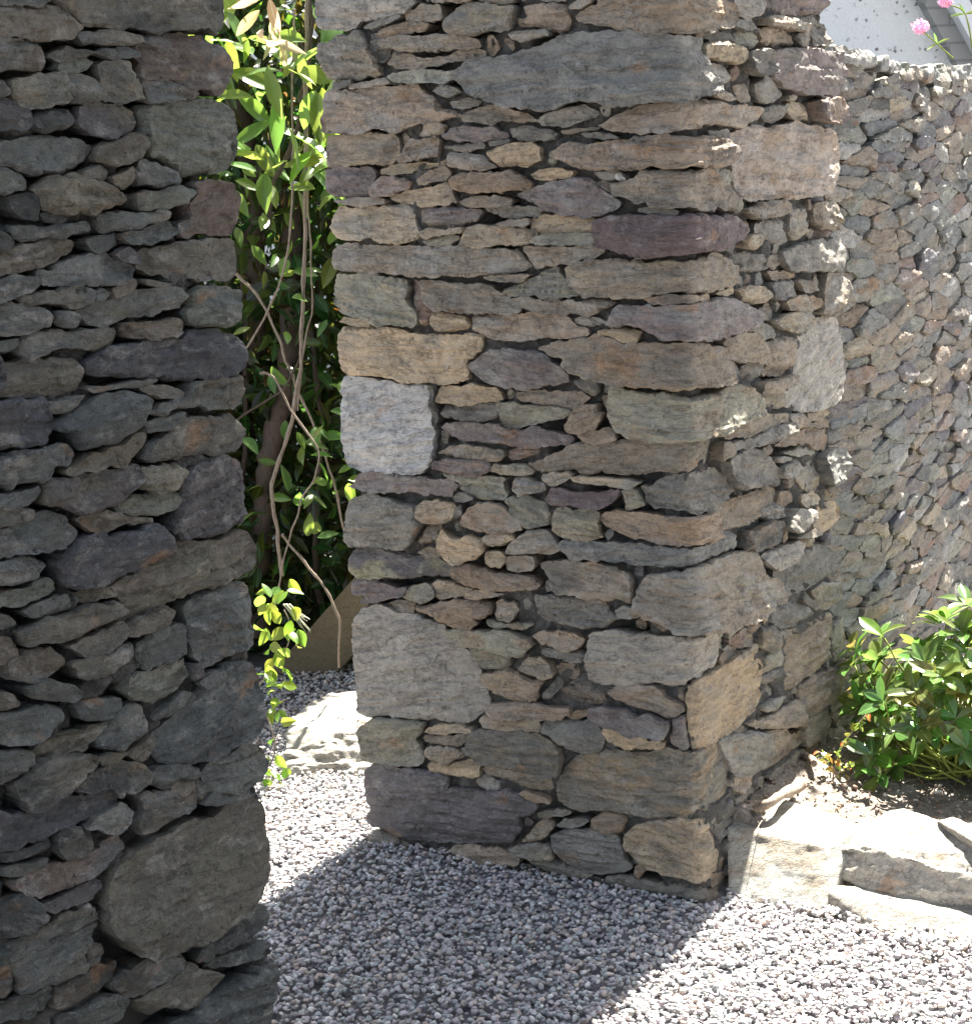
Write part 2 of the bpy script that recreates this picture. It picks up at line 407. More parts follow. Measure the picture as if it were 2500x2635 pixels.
class Build:
    def __init__(s, path, root, seed, tone=1.):
        s.tone = tone; s.path, s.root, s.rnd, s.items, s.k = path, root, random.Random(seed), [], seed*1000
    def add(s, poly, code, e, **kw):
        s.k += 1
        try: V, Fc, loc, A, c = stone_geo(poly, e, s.k, **kw)
        except Exception as ex: print('stone failed', ex); return
        s.items.append((A, V, Fc, stone_attrs(len(V), code, s.rnd, loc, s.tone), c))
    def finish(s, keep, rest_label, zvis=1.98, top=100):
        off = s.root.location
        vis = sorted([i for i in s.items if keep(i)], key=lambda i: -i[0]); big = vis[:top]; ids = set(id(b) for b in big)
        for b in big: mesh_obj('stone', s.path(b[1]), b[2], M_STONE, s.root, b[3], off=off, sharp=30)
        rest = [i for i in s.items if id(i) not in ids]
        if not rest: return
        V = []; Fc = []; at = {'tint': [], 'tint2': [], 'loc': []}; n = 0
        for r in rest:
            V.append(s.path(r[1])); Fc += [tuple(j+n for j in f) for f in r[2]]; n += len(r[1])
            for k in at: at[k].append(r[3][k][1])
        o = mesh_obj('small_stones', np.vstack(V), Fc, M_STONE, s.root, {k: ('FLOAT_VECTOR' if k == 'loc' else 'FLOAT_COLOR', np.vstack(v)) for k, v in at.items()}, off=off, sharp=30)
        tag(o, rest_label, kind='stuff')
def parse(lines):
    for ln in lines.strip().split('\n'):
        p = ln.split(); v = np.array(list(map(float, p[1:]))).reshape(-1, 2)/1000
        yield p[0], v
def mortar_sheet(path, s0, s1, z0, z1, e, root, seed, deep=-.0185, G=None):
    ns = int((s1-s0)/e)+1; nz = int((z1-z0)/e)+1
    X, Z = np.meshgrid(np.linspace(s0, s1, ns), np.linspace(z0, z1, nz)); P = np.c_[X.ravel(), Z.ravel()]
    d = deep + fbm(P*14, seed, 3)*.012 + fbm(P*60, seed+3, 3)*.007 + np.maximum(0, noise(P*105, seed+5))*.0075 + np.maximum(0, noise(P*60, seed+6)-.3)*.012
    d -= np.maximum(0, fbm(P*7, seed+8, 2)-.22)*.14
    if G is not None:      # behind the stones the mortar lies deeper than in the joints
        o = G.occ.copy()
        for k in range(4): q = o.copy(); q[1:] &= o[:-1]; q[:-1] &= o[1:]; q[:, 1:] &= o[:, :-1]; q[:, :-1] &= o[:, 1:]; o = q
        a = np.clip(((P[:, 0]-G.o[0])/G.e).astype(int), 0, G.nx-1); b = np.clip(((P[:, 1]-G.o[1])/G.e).astype(int), 0, G.nz-1)
        d = np.where(o[b, a], d-.03, d)
    V = path(np.c_[P, d]); i = np.arange(ns*nz).reshape(nz, ns)
    Fc = np.stack([i[:-1, :-1], i[:-1, 1:], i[1:, 1:], i[1:, :-1]], 2).reshape(-1, 4)
    return mesh_obj('mortar', V, Fc, M_MORTAR, root, off=root.location)
def prism(name, plan, z0, z1, mat, root, lean=()):
    n = len(plan); off = root.location if root else Vector((0, 0, 0))
    V = [(x-off.x-(KB*z1*math.sin(A_AZ) if z == z1 and i in lean else 0), y-off.y-(KB*z1*math.cos(A_AZ) if z == z1 and i in lean else 0), z) for z in (z0, z1) for i, (x, y) in enumerate(plan)]
    Fc = [tuple(range(n-1, -1, -1)), tuple(range(n, 2*n))]+[(i, (i+1) % n, n+(i+1) % n, n+i) for i in range(n)]
    return mesh_obj(name, V, Fc, mat, root, smooth=False)
Q = 1.0     # mesh fineness factor
# ================================================================ ground
def plain_grid(name, x0, x1, y0, y1, z, mat):
    return tag(mesh_obj(name, [(x0, y0, z), (x1, y0, z), (x1, y1, z), (x0, y1, z)], [(0, 1, 2, 3)], mat, smooth=False), kind='structure')
plain_grid('ground', -60, 60, -60, 90, -.017, ground_material())
# ================================================================ stone pillar (gateway jamb + return face)
PILLAR = """l -859 1925 -587 1908 -595 1872 -638 1859 -697 1850 -744 1847 -755 1835 -785 1832 -832 1837 -851 1845 -857 1861 -859 1879
g -738 1837 -701 1850 -664 1858 -632 1856 -642 1847 -685 1839 -718 1833
t -625 1856 -592 1874 -538 1873 -524 1843 -534 1839 -581 1844 -626 1848
t -703 1822 -666 1836 -594 1839 -563 1833 -576 1821 -621 1818 -680 1814
g -521 1840 -492 1863 -460 1869 -399 1863 -354 1856 -363 1817 -372 1808 -418 1810 -442 1809 -480 1809 -520 1816
t -562 1902 -446 1895 -451 1873 -485 1873 -554 1879
t -440 1894 -352 1889 -360 1865 -399 1865 -442 1873
g -861 1805 -820 1818 -785 1824 -758 1828 -745 1825 -736 1809 -728 1791 -709 1772 -704 1757 -695 1738 -725 1735 -752 1736 -765 1731 -798 1737 -826 1731 -849 1734 -858 1755 -863 1776
d -732 1826 -702 1825 -687 1809 -675 1788 -683 1768 -703 1764 -722 1785
t -694 1804 -667 1813 -590 1812 -545 1814 -480 1806 -449 1795 -444 1785 -491 1782 -544 1782 -592 1782 -630 1781 -656 1787 -688 1794
t -679 1776 -669 1780 -618 1776 -599 1767 -561 1765 -523 1771 -481 1782 -441 1777 -433 1767 -467 1759 -505 1758 -562 1751 -610 1745 -665 1750 -684 1763
n -682 1735 -643 1744 -563 1741 -500 1735 -507 1726 -526 1717 -596 1719 -644 1721 -673 1725
d -826 1728 -772 1734 -772 1724 -800 1714 -827 1715
t -786 1719 -742 1725 -692 1731 -677 1722 -700 1718 -753 1715 -780 1714
b -855 1703 -834 1713 -777 1713 -693 1715 -612 1717 -591 1699 -566 1683 -555 1662 -520 1656 -499 1648 -537 1642 -585 1638 -627 1629 -651 1619 -700 1626 -733 1627 -767 1617 -790 1620 -827 1624 -854 1627 -859 1651
g -565 1700 -539 1715 -502 1706 -493 1695 -518 1686 -547 1692
b -529 1677 -487 1685 -454 1674 -467 1664 -504 1661 -523 1666
b -496 1648 -473 1660 -426 1668 -381 1657 -336 1645 -319 1633 -346 1631 -382 1635 -429 1628 -459 1634 -496 1640
p -552 1609 -522 1623 -475 1627 -414 1620 -384 1607 -390 1600 -446 1594 -493 1597 -540 1601
g -383 1617 -338 1621 -293 1617 -264 1607 -270 1594 -324 1591 -360 1594 -375 1602
b -592 1633 -563 1637 -538 1629 -545 1614 -584 1607 -609 1611
o -848 1614 -800 1618 -750 1619 -671 1617 -662 1602 -661 1571 -684 1556 -721 1554 -754 1559 -788 1555 -852 1551 -854 1575 -856 1596
b -626 1603 -587 1607 -558 1607 -557 1581 -561 1566 -612 1562 -658 1560 -657 1568
t -553 1586 -509 1590 -449 1594 -444 1584 -469 1577 -516 1575
d -430 1596 -384 1597 -382 1590 -428 1586
O -435 1573 -416 1583 -370 1589 -324 1591 -304 1576 -308 1558 -342 1544 -403 1545 -427 1556
b -535 1571 -494 1572 -448 1566 -433 1553 -412 1543 -449 1538 -496 1539 -533 1550
o -718 1543 -678 1550 -613 1559 -574 1553 -542 1560 -540 1550 -591 1543 -624 1539 -673 1532 -716 1533
b -628 1521 -592 1536 -549 1545 -531 1530 -545 1520 -593 1513 -622 1510
p -860 1543 -822 1548 -745 1546 -732 1538 -736 1520 -744 1507 -735 1499 -749 1486 -783 1483 -837 1487 -860 1498 -862 1519
r -744 1507 -713 1527 -667 1524 -632 1516 -642 1505 -675 1495 -716 1485 -738 1491
b -531 1527 -496 1534 -419 1533 -388 1537 -352 1522 -332 1509 -335 1499 -375 1497 -421 1490 -483 1491 -530 1499 -536 1512
o -696 1488 -642 1498 -594 1505 -545 1512 -533 1504 -528 1483 -522 1473 -564 1466 -619 1464 -677 1475 -693 1480
b -841 1479 -793 1481 -726 1486 -699 1480 -703 1470 -760 1465 -804 1470
b -516 1473 -484 1483 -421 1487 -382 1477 -386 1467 -438 1462 -501 1465
o -849 1449 -828 1463 -760 1465 -661 1467 -635 1456 -634 1435 -625 1414 -623 1398 -649 1393 -676 1385 -715 1388 -748 1398 -799 1396 -832 1401 -849 1409 -858 1422 -851 1433
p -622 1458 -564 1463 -501 1458 -461 1452 -477 1434 -519 1427 -557 1419 -599 1422 -621 1432
g -460 1457 -423 1462 -362 1464 -314 1454 -323 1444 -378 1436 -418 1442 -439 1449
b -434 1426 -394 1436 -345 1436 -339 1426 -364 1421 -410 1421
G -503 1731 -477 1749 -455 1756 -399 1761 -338 1768 -302 1776 -272 1786 -218 1798 -161 1797 -104 1797 -48 1792 3 1782 95 1784 105 1774 93 1758 108 1734 123 1710 167 1690 154 1678 103 1674 46 1665 -40 1658 -97 1655 -125 1656 -150 1666 -196 1668 -240 1660 -285 1651 -329 1660 -375 1664 -420 1678 -471 1700 -488 1718
p -379 1484 -354 1497 -308 1506 -263 1513 -218 1520 -193 1510 -170 1494 -148 1480 -129 1465 -143 1455 -173 1445 -214 1438 -237 1446 -266 1446 -302 1456 -340 1471
b -359 1832 -335 1835 -339 1857 -303 1860 -236 1854 -231 1839 -226 1820 -236 1804 -259 1802 -282 1808 -321 1818 -353 1822
t -369 1806 -321 1808 -282 1808 -271 1798 -301 1795 -337 1789 -361 1795
g -302 1886 -229 1881 -235 1861 -297 1864
t -222 1848 -203 1861 -163 1870 -172 1855 -193 1846 -216 1845
t -211 1831 -193 1842 -164 1849 -151 1872 -100 1878 131 1877 215 1856 261 1843 265 1818 240 1808 181 1797 124 1789 14 1787 -34 1791 -76 1798 -118 1802 -146 1808 -174 1817 -205 1823
g 123 1787 181 1795 269 1791 280 1774 208 1773 134 1780
o 105 1767 179 1773 267 1767 315 1755 320 1742 264 1732 205 1737 148 1744 108 1743
l 125 1734 205 1732 246 1724 250 1705 220 1695 173 1698 140 1710
t 153 1671 189 1680 229 1670 265 1660 199 1658
g -322 1633 -285 1646 -241 1655 -202 1661 -186 1650 -174 1643 -192 1631 -213 1625 -242 1621 -272 1621 -301 1627
b -167 1619 -146 1630 -111 1643 -83 1652 -40 1658 30 1661 141 1661 228 1650 319 1646 413 1637 380 1620 335 1613 316 1603 255 1607 166 1615 109 1611 25 1606 -29 1600 -71 1602 -113 1607 -147 1611
t -261 1611 -228 1615 -170 1616 -176 1612 -214 1608 -243 1604 -258 1606
g -208 1605 -170 1609 -142 1601 -119 1593 -157 1592 -194 1595
b -275 1572 -259 1584 -235 1591 -186 1585 -143 1587 -100 1588 -63 1597 -15 1598 51 1586 135 1591 175 1580 203 1566 208 1551 189 1532 148 1529 74 1535 -4 1536 -60 1539 -103 1530 -145 1531 -189 1532 -232 1542 -261 1555 -272 1563
O -340 1527 -315 1534 -262 1538 -233 1530 -239 1520 -269 1518 -307 1516 -334 1517
g -189 1527 -160 1531 -131 1531 -129 1521 -152 1511 -175 1514
L -134 1523 -123 1528 -109 1513 -121 1511 -132 1514
d -184 1507 -164 1514 -141 1504 -147 1489 -167 1497
t -144 1504 -118 1511 -84 1515 -74 1530 -32 1529 18 1525 113 1526 158 1511 215 1486 208 1478 166 1463 123 1446 83 1444 12 1456 -36 1459 -77 1467 -119 1479 -142 1487
t 153 1452 184 1467 244 1476 273 1457 291 1443 241 1433 182 1442
g -86 1455 -50 1459 0 1451 -3 1442 -50 1445 -84 1450
O -339 1436 -296 1446 -243 1446 -217 1436 -179 1433 -177 1421 -203 1413 -224 1403 -254 1398 -299 1401 -338 1401 -340 1419
P -179 1433 -164 1440 -135 1445 -93 1445 -36 1442 11 1444 122 1431 210 1423 246 1415 269 1401 255 1376 206 1370 146 1364 32 1369 -40 1364 -82 1361 -110 1369 -139 1376 -176 1383 -177 1408
n -332 1396 -314 1403 -254 1406 -195 1408 -184 1401 -187 1388 -225 1386 -284 1388 -324 1386
b -374 1411 -334 1411 -332 1398 -360 1386 -378 1388
t -360 1378 -330 1381 -270 1378 -211 1383 -182 1378 -168 1374 -189 1361 -227 1351 -272 1345 -302 1343 -335 1337 -347 1353
t -260 1338 -248 1346 -212 1351 -168 1356 -125 1354 -83 1352 -26 1352 58 1347 116 1354 174 1352 221 1333 262 1316 243 1302 242 1287 168 1281 81 1283 -15 1291 -57 1288 -100 1280 -143 1279 -181 1283 -210 1280 -230 1295 -250 1313 -255 1325
n -364 1306 -333 1322 -308 1335 -287 1338 -273 1320 -244 1308 -219 1288 -252 1277 -282 1272 -311 1276 -341 1281 -396 1277 -421 1287 -389 1298
t -403 1272 -366 1275 -306 1271 -246 1272 -187 1276 -144 1269 -164 1261 -188 1248 -218 1242 -247 1244 -292 1246 -337 1250 -382 1257 -403 1264
b -80 1282 -29 1286 80 1278 91 1266 -2 1271 -58 1270
p -169 1225 -153 1249 -135 1266 -101 1265 -44 1266 23 1266 137 1262 197 1258 269 1237 350 1209 316 1189 252 1186 161 1187 143 1182 73 1188 -5 1199 -42 1201 -52 1211 -89 1220 -117 1224 -155 1223
b -499 1234 -461 1240 -368 1242 -307 1245 -262 1239 -243 1219 -219 1214 -211 1204 -250 1195 -310 1194 -371 1187 -417 1186 -457 1193 -494 1208
t -248 1234 -218 1240 -195 1227 -204 1220 -234 1221 -248 1224
g -215 1240 -189 1238 -172 1228 -195 1222
O -190 1210 -173 1215 -155 1221 -132 1219 -89 1212 -99 1194 -107 1189 -133 1193 -162 1200 -185 1202
t -335 1172 -298 1184 -265 1190 -220 1199 -191 1205 -162 1198 -133 1186 -90 1190 -34 1189 16 1188 84 1179 118 1164 177 1159 186 1129 191 1110 183 1088 123 1089 9 1101 -52 1103 -94 1103 -137 1104 -180 1113 -224 1119 -253 1128 -277 1138 -273 1151 -296 1161
p -372 1164 -335 1165 -312 1155 -298 1140 -268 1125 -260 1105 -300 1095 -345 1091 -376 1085 -422 1088 -463 1097 -487 1112 -505 1128 -472 1158 -440 1167 -403 1168
d -257 1105 -230 1111 -201 1112 -196 1097 -202 1081 -212 1076 -226 1085
b -393 1071 -377 1079 -331 1081 -286 1080 -241 1082 -215 1073 -227 1062 -263 1047 -287 1046 -323 1052 -362 1059 -387 1060
n -443 1052 -409 1054 -378 1050 -333 1047 -287 1046 -261 1042 -273 1031 -319 1021 -365 1008 -412 998 -437 999 -442 1020
b -280 1010 -258 1037 -251 1050 -221 1060 -201 1058 -198 1045 -187 1040 -200 1014 -224 1005 -254 998 -275 1002
n -175 1041 -174 1059 -164 1101 -149 1101 -124 1090 -81 1086 -38 1088 7 1078 92 1070 170 1074 213 1076 268 1062 305 1041 321 997 269 992 176 994 115 984 56 989 -28 992 -85 989 -128 997 -156 1006 -170 1026
b -251 993 -230 1004 -185 1009 -162 1005 -157 990 -187 983 -216 976 -240 980
p -587 992 -570 1003 -506 1004 -443 1002 -397 993 -365 1003 -290 993 -261 984 -267 974 -322 963 -383 956 -445 964 -524 965 -565 974 -577 984
o 138 1274 229 1278 234 1264 185 1264
t -616 1411 -592 1419 -551 1416 -503 1419 -510 1411 -552 1406 -591 1398 -613 1401
n -620 1393 -584 1398 -539 1409 -520 1398 -543 1385 -569 1380 -595 1380
o -518 1385 -514 1401 -497 1422 -472 1424 -425 1421 -388 1421 -358 1416 -328 1408 -332 1393 -366 1386 -412 1386 -459 1380 -496 1380 -515 1383
t -859 1368 -844 1382 -799 1385 -733 1380 -650 1382 -553 1380 -459 1380 -397 1375 -373 1370 -361 1358 -344 1340 -369 1332 -415 1326 -462 1323 -509 1318 -557 1320 -621 1319 -670 1321 -720 1324 -770 1323 -821 1325 -855 1328 -857 1347
t -456 1318 -400 1321 -345 1324 -364 1309 -401 1308 -431 1313
n -852 1309 -845 1320 -787 1320 -720 1318 -661 1311 -649 1290 -664 1268 -652 1249 -640 1236 -638 1215 -645 1209 -694 1214 -734 1213 -760 1220 -793 1228 -833 1241 -849 1254 -848 1276 -850 1292
r -655 1308 -635 1306 -624 1285 -609 1258 -604 1237 -611 1221 -628 1212 -637 1226 -645 1252 -654 1268 -646 1290
t -625 1306 -603 1309 -542 1304 -448 1298 -427 1290 -403 1277 -367 1255 -374 1244 -411 1241 -467 1242 -530 1241 -593 1248 -609 1264 -620 1285
o -842 1216 -827 1227 -793 1225 -760 1218 -761 1207 -795 1206 -828 1213
O -608 1224 -600 1240 -562 1238 -515 1228 -509 1218 -516 1207 -558 1201 -593 1203
O -850 1193 -836 1205 -795 1203 -728 1202 -694 1203 -662 1193 -597 1192 -533 1193 -473 1195 -474 1174 -478 1160 -497 1149 -514 1135 -512 1114 -513 1101 -532 1092 -587 1087 -636 1088 -685 1089 -735 1098 -785 1096 -830 1094 -853 1105 -854 1135 -855 1168
L -850 1094 -819 1092 -752 1086 -686 1080 -620 1080 -616 1048 -614 1020 -609 988 -613 921 -628 901 -651 888 -695 886 -745 885 -813 884 -840 891 -849 913 -858 932 -859 961 -859 1009 -854 1043 -855 1071
d -613 1042 -610 1081 -597 1084 -600 1035 -595 1008 -606 993 -611 1021
O -596 1049 -588 1081 -539 1086 -475 1089 -444 1084 -436 1074 -430 1058 -462 1052 -525 1046 -573 1047
g -598 1016 -580 1038 -557 1045 -509 1047 -478 1048 -446 1050 -441 1039 -448 1023 -464 1014 -487 1005 -528 1008 -569 1012
t -611 933 -587 942 -561 955 -497 955 -434 948 -429 938 -451 928 -483 921 -524 924 -562 930 -595 931
r -432 938 -428 949 -387 956 -357 955 -348 948 -373 941 -420 927
p -609 902 -608 916 -563 924 -515 924 -467 922 -462 909 -485 893 -517 886 -549 889 -580 896
n -462 906 -455 920 -420 919 -380 919 -359 907 -390 902 -437 899
n -597 892 -565 891 -517 889 -469 889 -422 892 -438 880 -439 864 -427 854 -440 845 -478 839 -519 844 -550 862 -566 874
t -406 896 -375 898 -361 885 -339 884 -331 871 -362 866 -393 856 -405 869
p -848 844 -826 854 -808 876 -780 883 -696 880 -614 874 -565 880 -553 864 -567 852 -574 838 -600 842 -633 837 -682 844 -732 838 -783 837 -827 840
g -564 839 -551 851 -532 849 -510 840 -542 832 -558 833
g -850 804 -836 819 -783 835 -750 825 -700 815 -667 812 -662 784 -650 776 -665 747 -679 726 -707 709 -740 709 -774 715 -815 708 -853 708 -863 719 -858 746 -852 775
o -664 812 -650 821 -617 826 -568 824 -559 819 -567 797 -577 785 -620 778 -653 779 -665 789
d -559 819 -543 826 -544 804 -561 789 -567 797
b -555 781 -544 798 -521 819 -497 835 -456 832 -435 823 -417 808 -396 793 -394 780 -428 774 -457 761 -482 767 -514 770 -546 773
n -434 845 -393 853 -362 850 -341 841 -330 820 -329 796 -356 788 -381 786 -405 795 -423 810 -428 829
O -613 723 -616 742 -604 766 -592 758 -563 746 -547 748 -534 757 -508 754 -496 741 -494 724 -517 705 -550 694 -576 689 -595 699 -608 712
t -666 732 -650 762 -630 775 -614 773 -612 754 -619 736 -646 723 -663 724
o -505 751 -476 765 -422 769 -417 758 -439 751 -449 739 -484 739 -499 743
t -670 706 -640 720 -607 715 -608 700 -635 698 -657 702
t -440 723 -427 744 -398 768 -375 781 -335 781 -321 761 -310 740 -329 730 -369 727 -416 723
o -491 722 -453 725 -441 715 -445 698 -455 689 -480 689 -492 699
t -442 704 -435 718 -400 721 -375 721 -370 702 -377 687 -411 687 -436 690
D -854 693 -826 707 -774 709 -724 699 -668 695 -615 694 -577 683 -571 667 -595 656 -660 653 -728 644 -796 634 -848 635 -857 652
b -577 680 -550 691 -496 685 -449 678 -418 678 -387 675 -357 662 -363 653 -404 643 -452 636 -499 640 -540 650 -568 661
p -852 620 -820 632 -779 630 -729 617 -702 620 -713 604 -765 588 -807 575 -827 575 -816 591 -850 594
n -717 598 -692 621 -661 635 -639 632 -630 610 -647 597 -671 588 -697 591
o -645 631 -618 642 -579 640 -560 631 -541 630 -542 618 -574 610 -621 602 -636 615
b -548 615 -534 633 -483 638 -445 634 -458 627 -516 615
g -769 573 -731 588 -688 584 -689 566 -710 555 -743 564
b -688 575 -648 585 -588 600 -516 613 -485 602 -486 584 -502 577 -525 569 -519 558 -546 538 -585 540 -624 550 -656 561 -682 564
t -472 611 -459 618 -428 613 -416 600 -426 579 -439 572 -467 575
n -500 566 -471 563 -424 566 -380 570 -409 553 -456 554 -488 556
n -608 531 -569 536 -520 538 -472 549 -425 549 -388 533 -379 523 -412 496 -444 490 -475 500 -516 504 -561 505 -596 515 -606 520
t -374 925 -343 937 -305 950 -281 965 -244 972 -170 979 -141 991 -98 988 -41 989 31 988 77 985 106 983 117 968 96 932 37 925 -15 929 -72 925 -115 917 -159 917 -203 919 -233 910 -271 918 -307 913 -338 906 -356 907
o -338 903 -307 910 -274 912 -266 905 -287 890 -315 878 -330 882
o -266 905 -233 907 -188 907 -145 907 -107 902 -125 890 -146 889 -189 894 -233 894 -260 897
P -332 849 -315 875 -279 872 -235 870 -190 875 -154 886 -152 873 -176 853 -206 840 -251 839 -287 845 -317 840
n -149 883 -120 888 -109 873 -98 856 -119 846 -145 839 -147 860
g -105 894 -79 901 -58 913 -16 921 54 919 130 913 171 889 212 854 217 842 180 839 148 829 105 825 47 832 -5 847 -47 851 -81 854 -97 869
g 156 924 205 925 281 928 345 906 409 871 441 837 426 820 359 831 294 838 230 845 200 865 172 897
t 120 928 188 939 177 957 129 971 116 952
t 108 790 123 824 148 829 198 830 325 821 393 824 446 802 444 774 355 770 288 762 224 765 162 773
n -328 809 -318 826 -287 837 -276 827 -236 835 -207 829 -214 810 -212 786 -201 776 -231 768 -270 765 -308 773 -323 782
b -211 815 -192 830 -162 838 -119 836 -76 836 -33 834 46 829 105 822 115 802 120 782 125 765 82 764 13 777 -22 772 -64 777 -107 781 -150 786 -179 799 -199 806
G -309 754 -300 763 -240 768 -180 767 -122 769 -51 765 0 764 70 756 130 758 119 777 192 763 228 736 215 726 128 729 56 730 -10 732 -66 729 -124 727 -167 731 -227 726 -281 723 -298 736
t -358 708 -333 716 -257 720 -183 719 -145 706 -137 685 -136 656 -145 641 -171 647 -201 644 -225 636 -261 644 -315 649 -329 659 -332 678
t -111 690 -96 705 -67 708 -38 721 38 726 127 721 220 713 290 697 327 663 325 638 411 603 431 587 429 552 360 561 339 549 292 553 240 553 164 567 115 567 9 590 -29 600 -57 616 -85 621 -129 622 -130 654 -118 666
g -377 638 -337 639 -291 638 -246 640 -201 639 -190 618 -167 607 -189 594 -219 582 -249 573 -294 577 -330 578 -355 579 -369 597
g -181 622 -157 635 -134 632 -126 619 -144 609 -167 609
b -385 545 -356 556 -310 561 -280 559 -253 551 -266 535 -291 522 -315 522 -342 532 -357 536
g -358 514 -327 526 -297 524 -266 524 -255 517 -258 503 -283 495 -304 503 -343 504
l -856 474 -856 414 -857 354 -856 308 -829 303 -798 304 -746 308 -695 309 -652 318 -612 311 -579 316 -553 326 -526 350 -508 369 -507 405 -518 426 -530 448 -539 458 -550 486 -569 498 -585 508 -610 517 -612 537 -632 543 -681 558 -731 556 -757 568 -788 574 -826 561 -841 542 -853 523
n -546 501 -504 503 -473 498 -442 487 -449 469 -475 457 -513 456 -529 465 -537 487
b -527 437 -491 447 -449 461 -412 451 -382 443 -360 443 -370 422 -378 398 -400 392 -447 389 -478 402 -509 416
o -421 470 -395 493 -363 499 -339 485 -334 460 -356 452 -381 457 -412 462
b -337 477 -312 488 -281 489 -276 467 -289 455 -319 459
d -358 423 -325 456 -314 446 -327 422 -353 401 -368 405
b -502 370 -463 384 -400 390 -338 389 -295 392 -299 380 -324 363 -370 356 -401 361 -434 345 -481 344 -496 354
o -527 332 -520 342 -481 338 -434 342 -386 357 -374 344 -378 329 -419 321 -466 320 -514 319
n -852 263 -841 277 -815 299 -781 300 -729 304 -679 308 -679 296 -698 270 -708 262 -689 250 -684 227 -688 205 -719 194 -760 188 -787 193 -822 188 -846 193 -851 217 -854 238
O -680 281 -646 307 -596 311 -547 306 -554 299 -597 293 -620 284
t -698 264 -674 273 -631 279 -581 292 -558 295 -565 274 -589 258 -632 258 -675 258
t -683 236 -666 247 -599 257 -577 242 -601 227 -624 214 -651 216 -677 221
g -586 256 -559 263 -557 245 -577 239
O -675 201 -658 215 -618 215 -584 223 -558 233 -532 225 -537 195 -570 190 -613 189 -669 183
K -558 286 -548 303 -515 316 -451 316 -388 322 -351 310 -327 293 -323 263 -336 235 -361 228 -408 232 -471 234 -535 234 -554 252
t -530 217 -503 230 -456 225 -393 223 -352 223 -348 195 -379 184 -426 183 -473 199 -514 204
b -436 172 -420 181 -364 178 -358 164 -396 161
S -852 162 -829 180 -787 190 -760 185 -686 187 -619 185 -621 155 -572 160 -507 164 -458 181 -439 175 -411 161 -381 155 -403 133 -436 122 -434 93 -448 69 -465 52 -513 40 -579 32 -645 20 -730 5 -781 8 -808 19 -839 23 -856 33 -851 53 -843 66 -856 83 -854 124
g -397 128 -350 148 -310 146 -329 134 -382 122
t -436 57 -399 99 -376 120 -358 117 -352 104 -384 77 -417 60
b -623 2 -612 16 -563 28 -498 28 -450 30 -435 18 -442 5 -500 -9 -539 -22 -581 -15 -604 -10
g -472 38 -433 51 -369 68 -361 46 -359 32 -403 24 -434 27
t -578 -20 -533 -21 -550 -33 -572 -34
g -428 16 -387 30 -356 23 -310 14 -264 11 -280 -4 -327 -13 -389 -6 -420 0
g -490 -13 -435 0 -417 -3 -437 -24 -485 -33
t -847 3 -819 14 -765 -1 -772 -12 -827 -12
l -256 492 -247 543 -240 566 -174 579 -116 577 -73 574 -2 584 103 570 119 549 123 515 103 493 36 493 -6 487 -43 469 -69 474 -92 474 -127 464 -165 453 -195 455 -225 454 -251 465
b -327 410 -319 440 -294 448 -270 446 -240 444 -217 430 -212 414 -242 399 -272 401 -296 409
G -366 354 -305 359 -250 367 -238 354 -224 340 -222 317 -232 302 -262 294 -284 291 -323 303 -353 321 -368 331
g -351 110 -331 125 -285 138 -270 132 -286 118 -317 107 -342 105
G -364 84 -333 98 -271 112 -225 114 -202 112 -191 85 -183 58 -169 43 -194 24 -245 11 -291 15 -336 30 -357 47 -362 70
b -211 434 -195 450 -151 455 -92 468 -78 459 -64 444 -36 432 -31 419 -52 402 -72 397 -95 405 -138 413 -182 421
p -255 392 -227 404 -168 406 -153 397 -109 400 -66 395 -61 385 -76 360 -97 360 -117 363 -141 354 -178 363 -214 366 -250 373
b -313 367 -288 384 -258 388 -255 375 -289 362
O -218 352 -199 360 -155 358 -120 354 -112 344 -77 346 -83 334 -113 327 -142 326 -169 314 -192 319 -210 330
O -20 472 0 482 77 481 170 474 234 478 314 479 311 442 344 432 341 390 324 336 275 322 189 315 107 319 34 324 -12 331 -19 366 -25 419 -21 447
p -55 396 -31 410 -30 378 -26 337 -40 332 -63 340 -59 368
K -347 189 -336 220 -316 252 -293 278 -262 292 -187 308 -113 316 -75 333 -41 327 4 326 95 318 154 276 163 230 167 191 146 170 83 175 -3 194 -38 177 -76 176 -120 160 -163 167 -208 166 -247 162 -284 150 -320 159 -342 167
b -260 140 -238 158 -193 162 -176 151 -186 123 -202 112 -231 113 -261 116
o -187 94 -171 132 -135 149 -105 163 -47 175 21 173 61 132 76 89 99 61 84 29 10 33 -52 39 -96 42 -125 48 -153 63 -173 80
d 61 138 112 147 158 165 176 139 179 94 138 66 106 64 77 103
g -236 10 -200 14 -111 16 -24 21 32 10 19 -11 -40 -11 -112 -10 -186 -16 -231 -7
G 107 319 188 304 286 281 352 251 370 209 334 192 265 186 181 209 152 248 123 286
t 139 323 209 318 241 305 293 282 240 293 189 307
l 263 1880 415 1886 427 1848 396 1832 337 1822 280 1832
p 437 1886 820 1900 836 1866 799 1848 713 1840 565 1839 471 1837 442 1854
g 265 1817 336 1819 379 1802 321 1801 271 1806
n 284 1786 335 1802 393 1794 422 1779 406 1764 346 1761 297 1772
t 425 1827 525 1829 580 1821 661 1817 660 1804 563 1806 485 1810 432 1815
t 416 1803 485 1810 563 1806 618 1794 617 1772 521 1771 437 1776
g 627 1794 677 1808 701 1783 658 1767 634 1776
g 679 1833 730 1837 798 1816 832 1794 831 1778 726 1774 710 1796 686 1814
p 465 1744 497 1759 600 1766 708 1761 829 1752 845 1713 825 1674 762 1661 635 1666 515 1683 462 1707
g 317 1755 405 1758 434 1738 440 1713 364 1708 314 1720
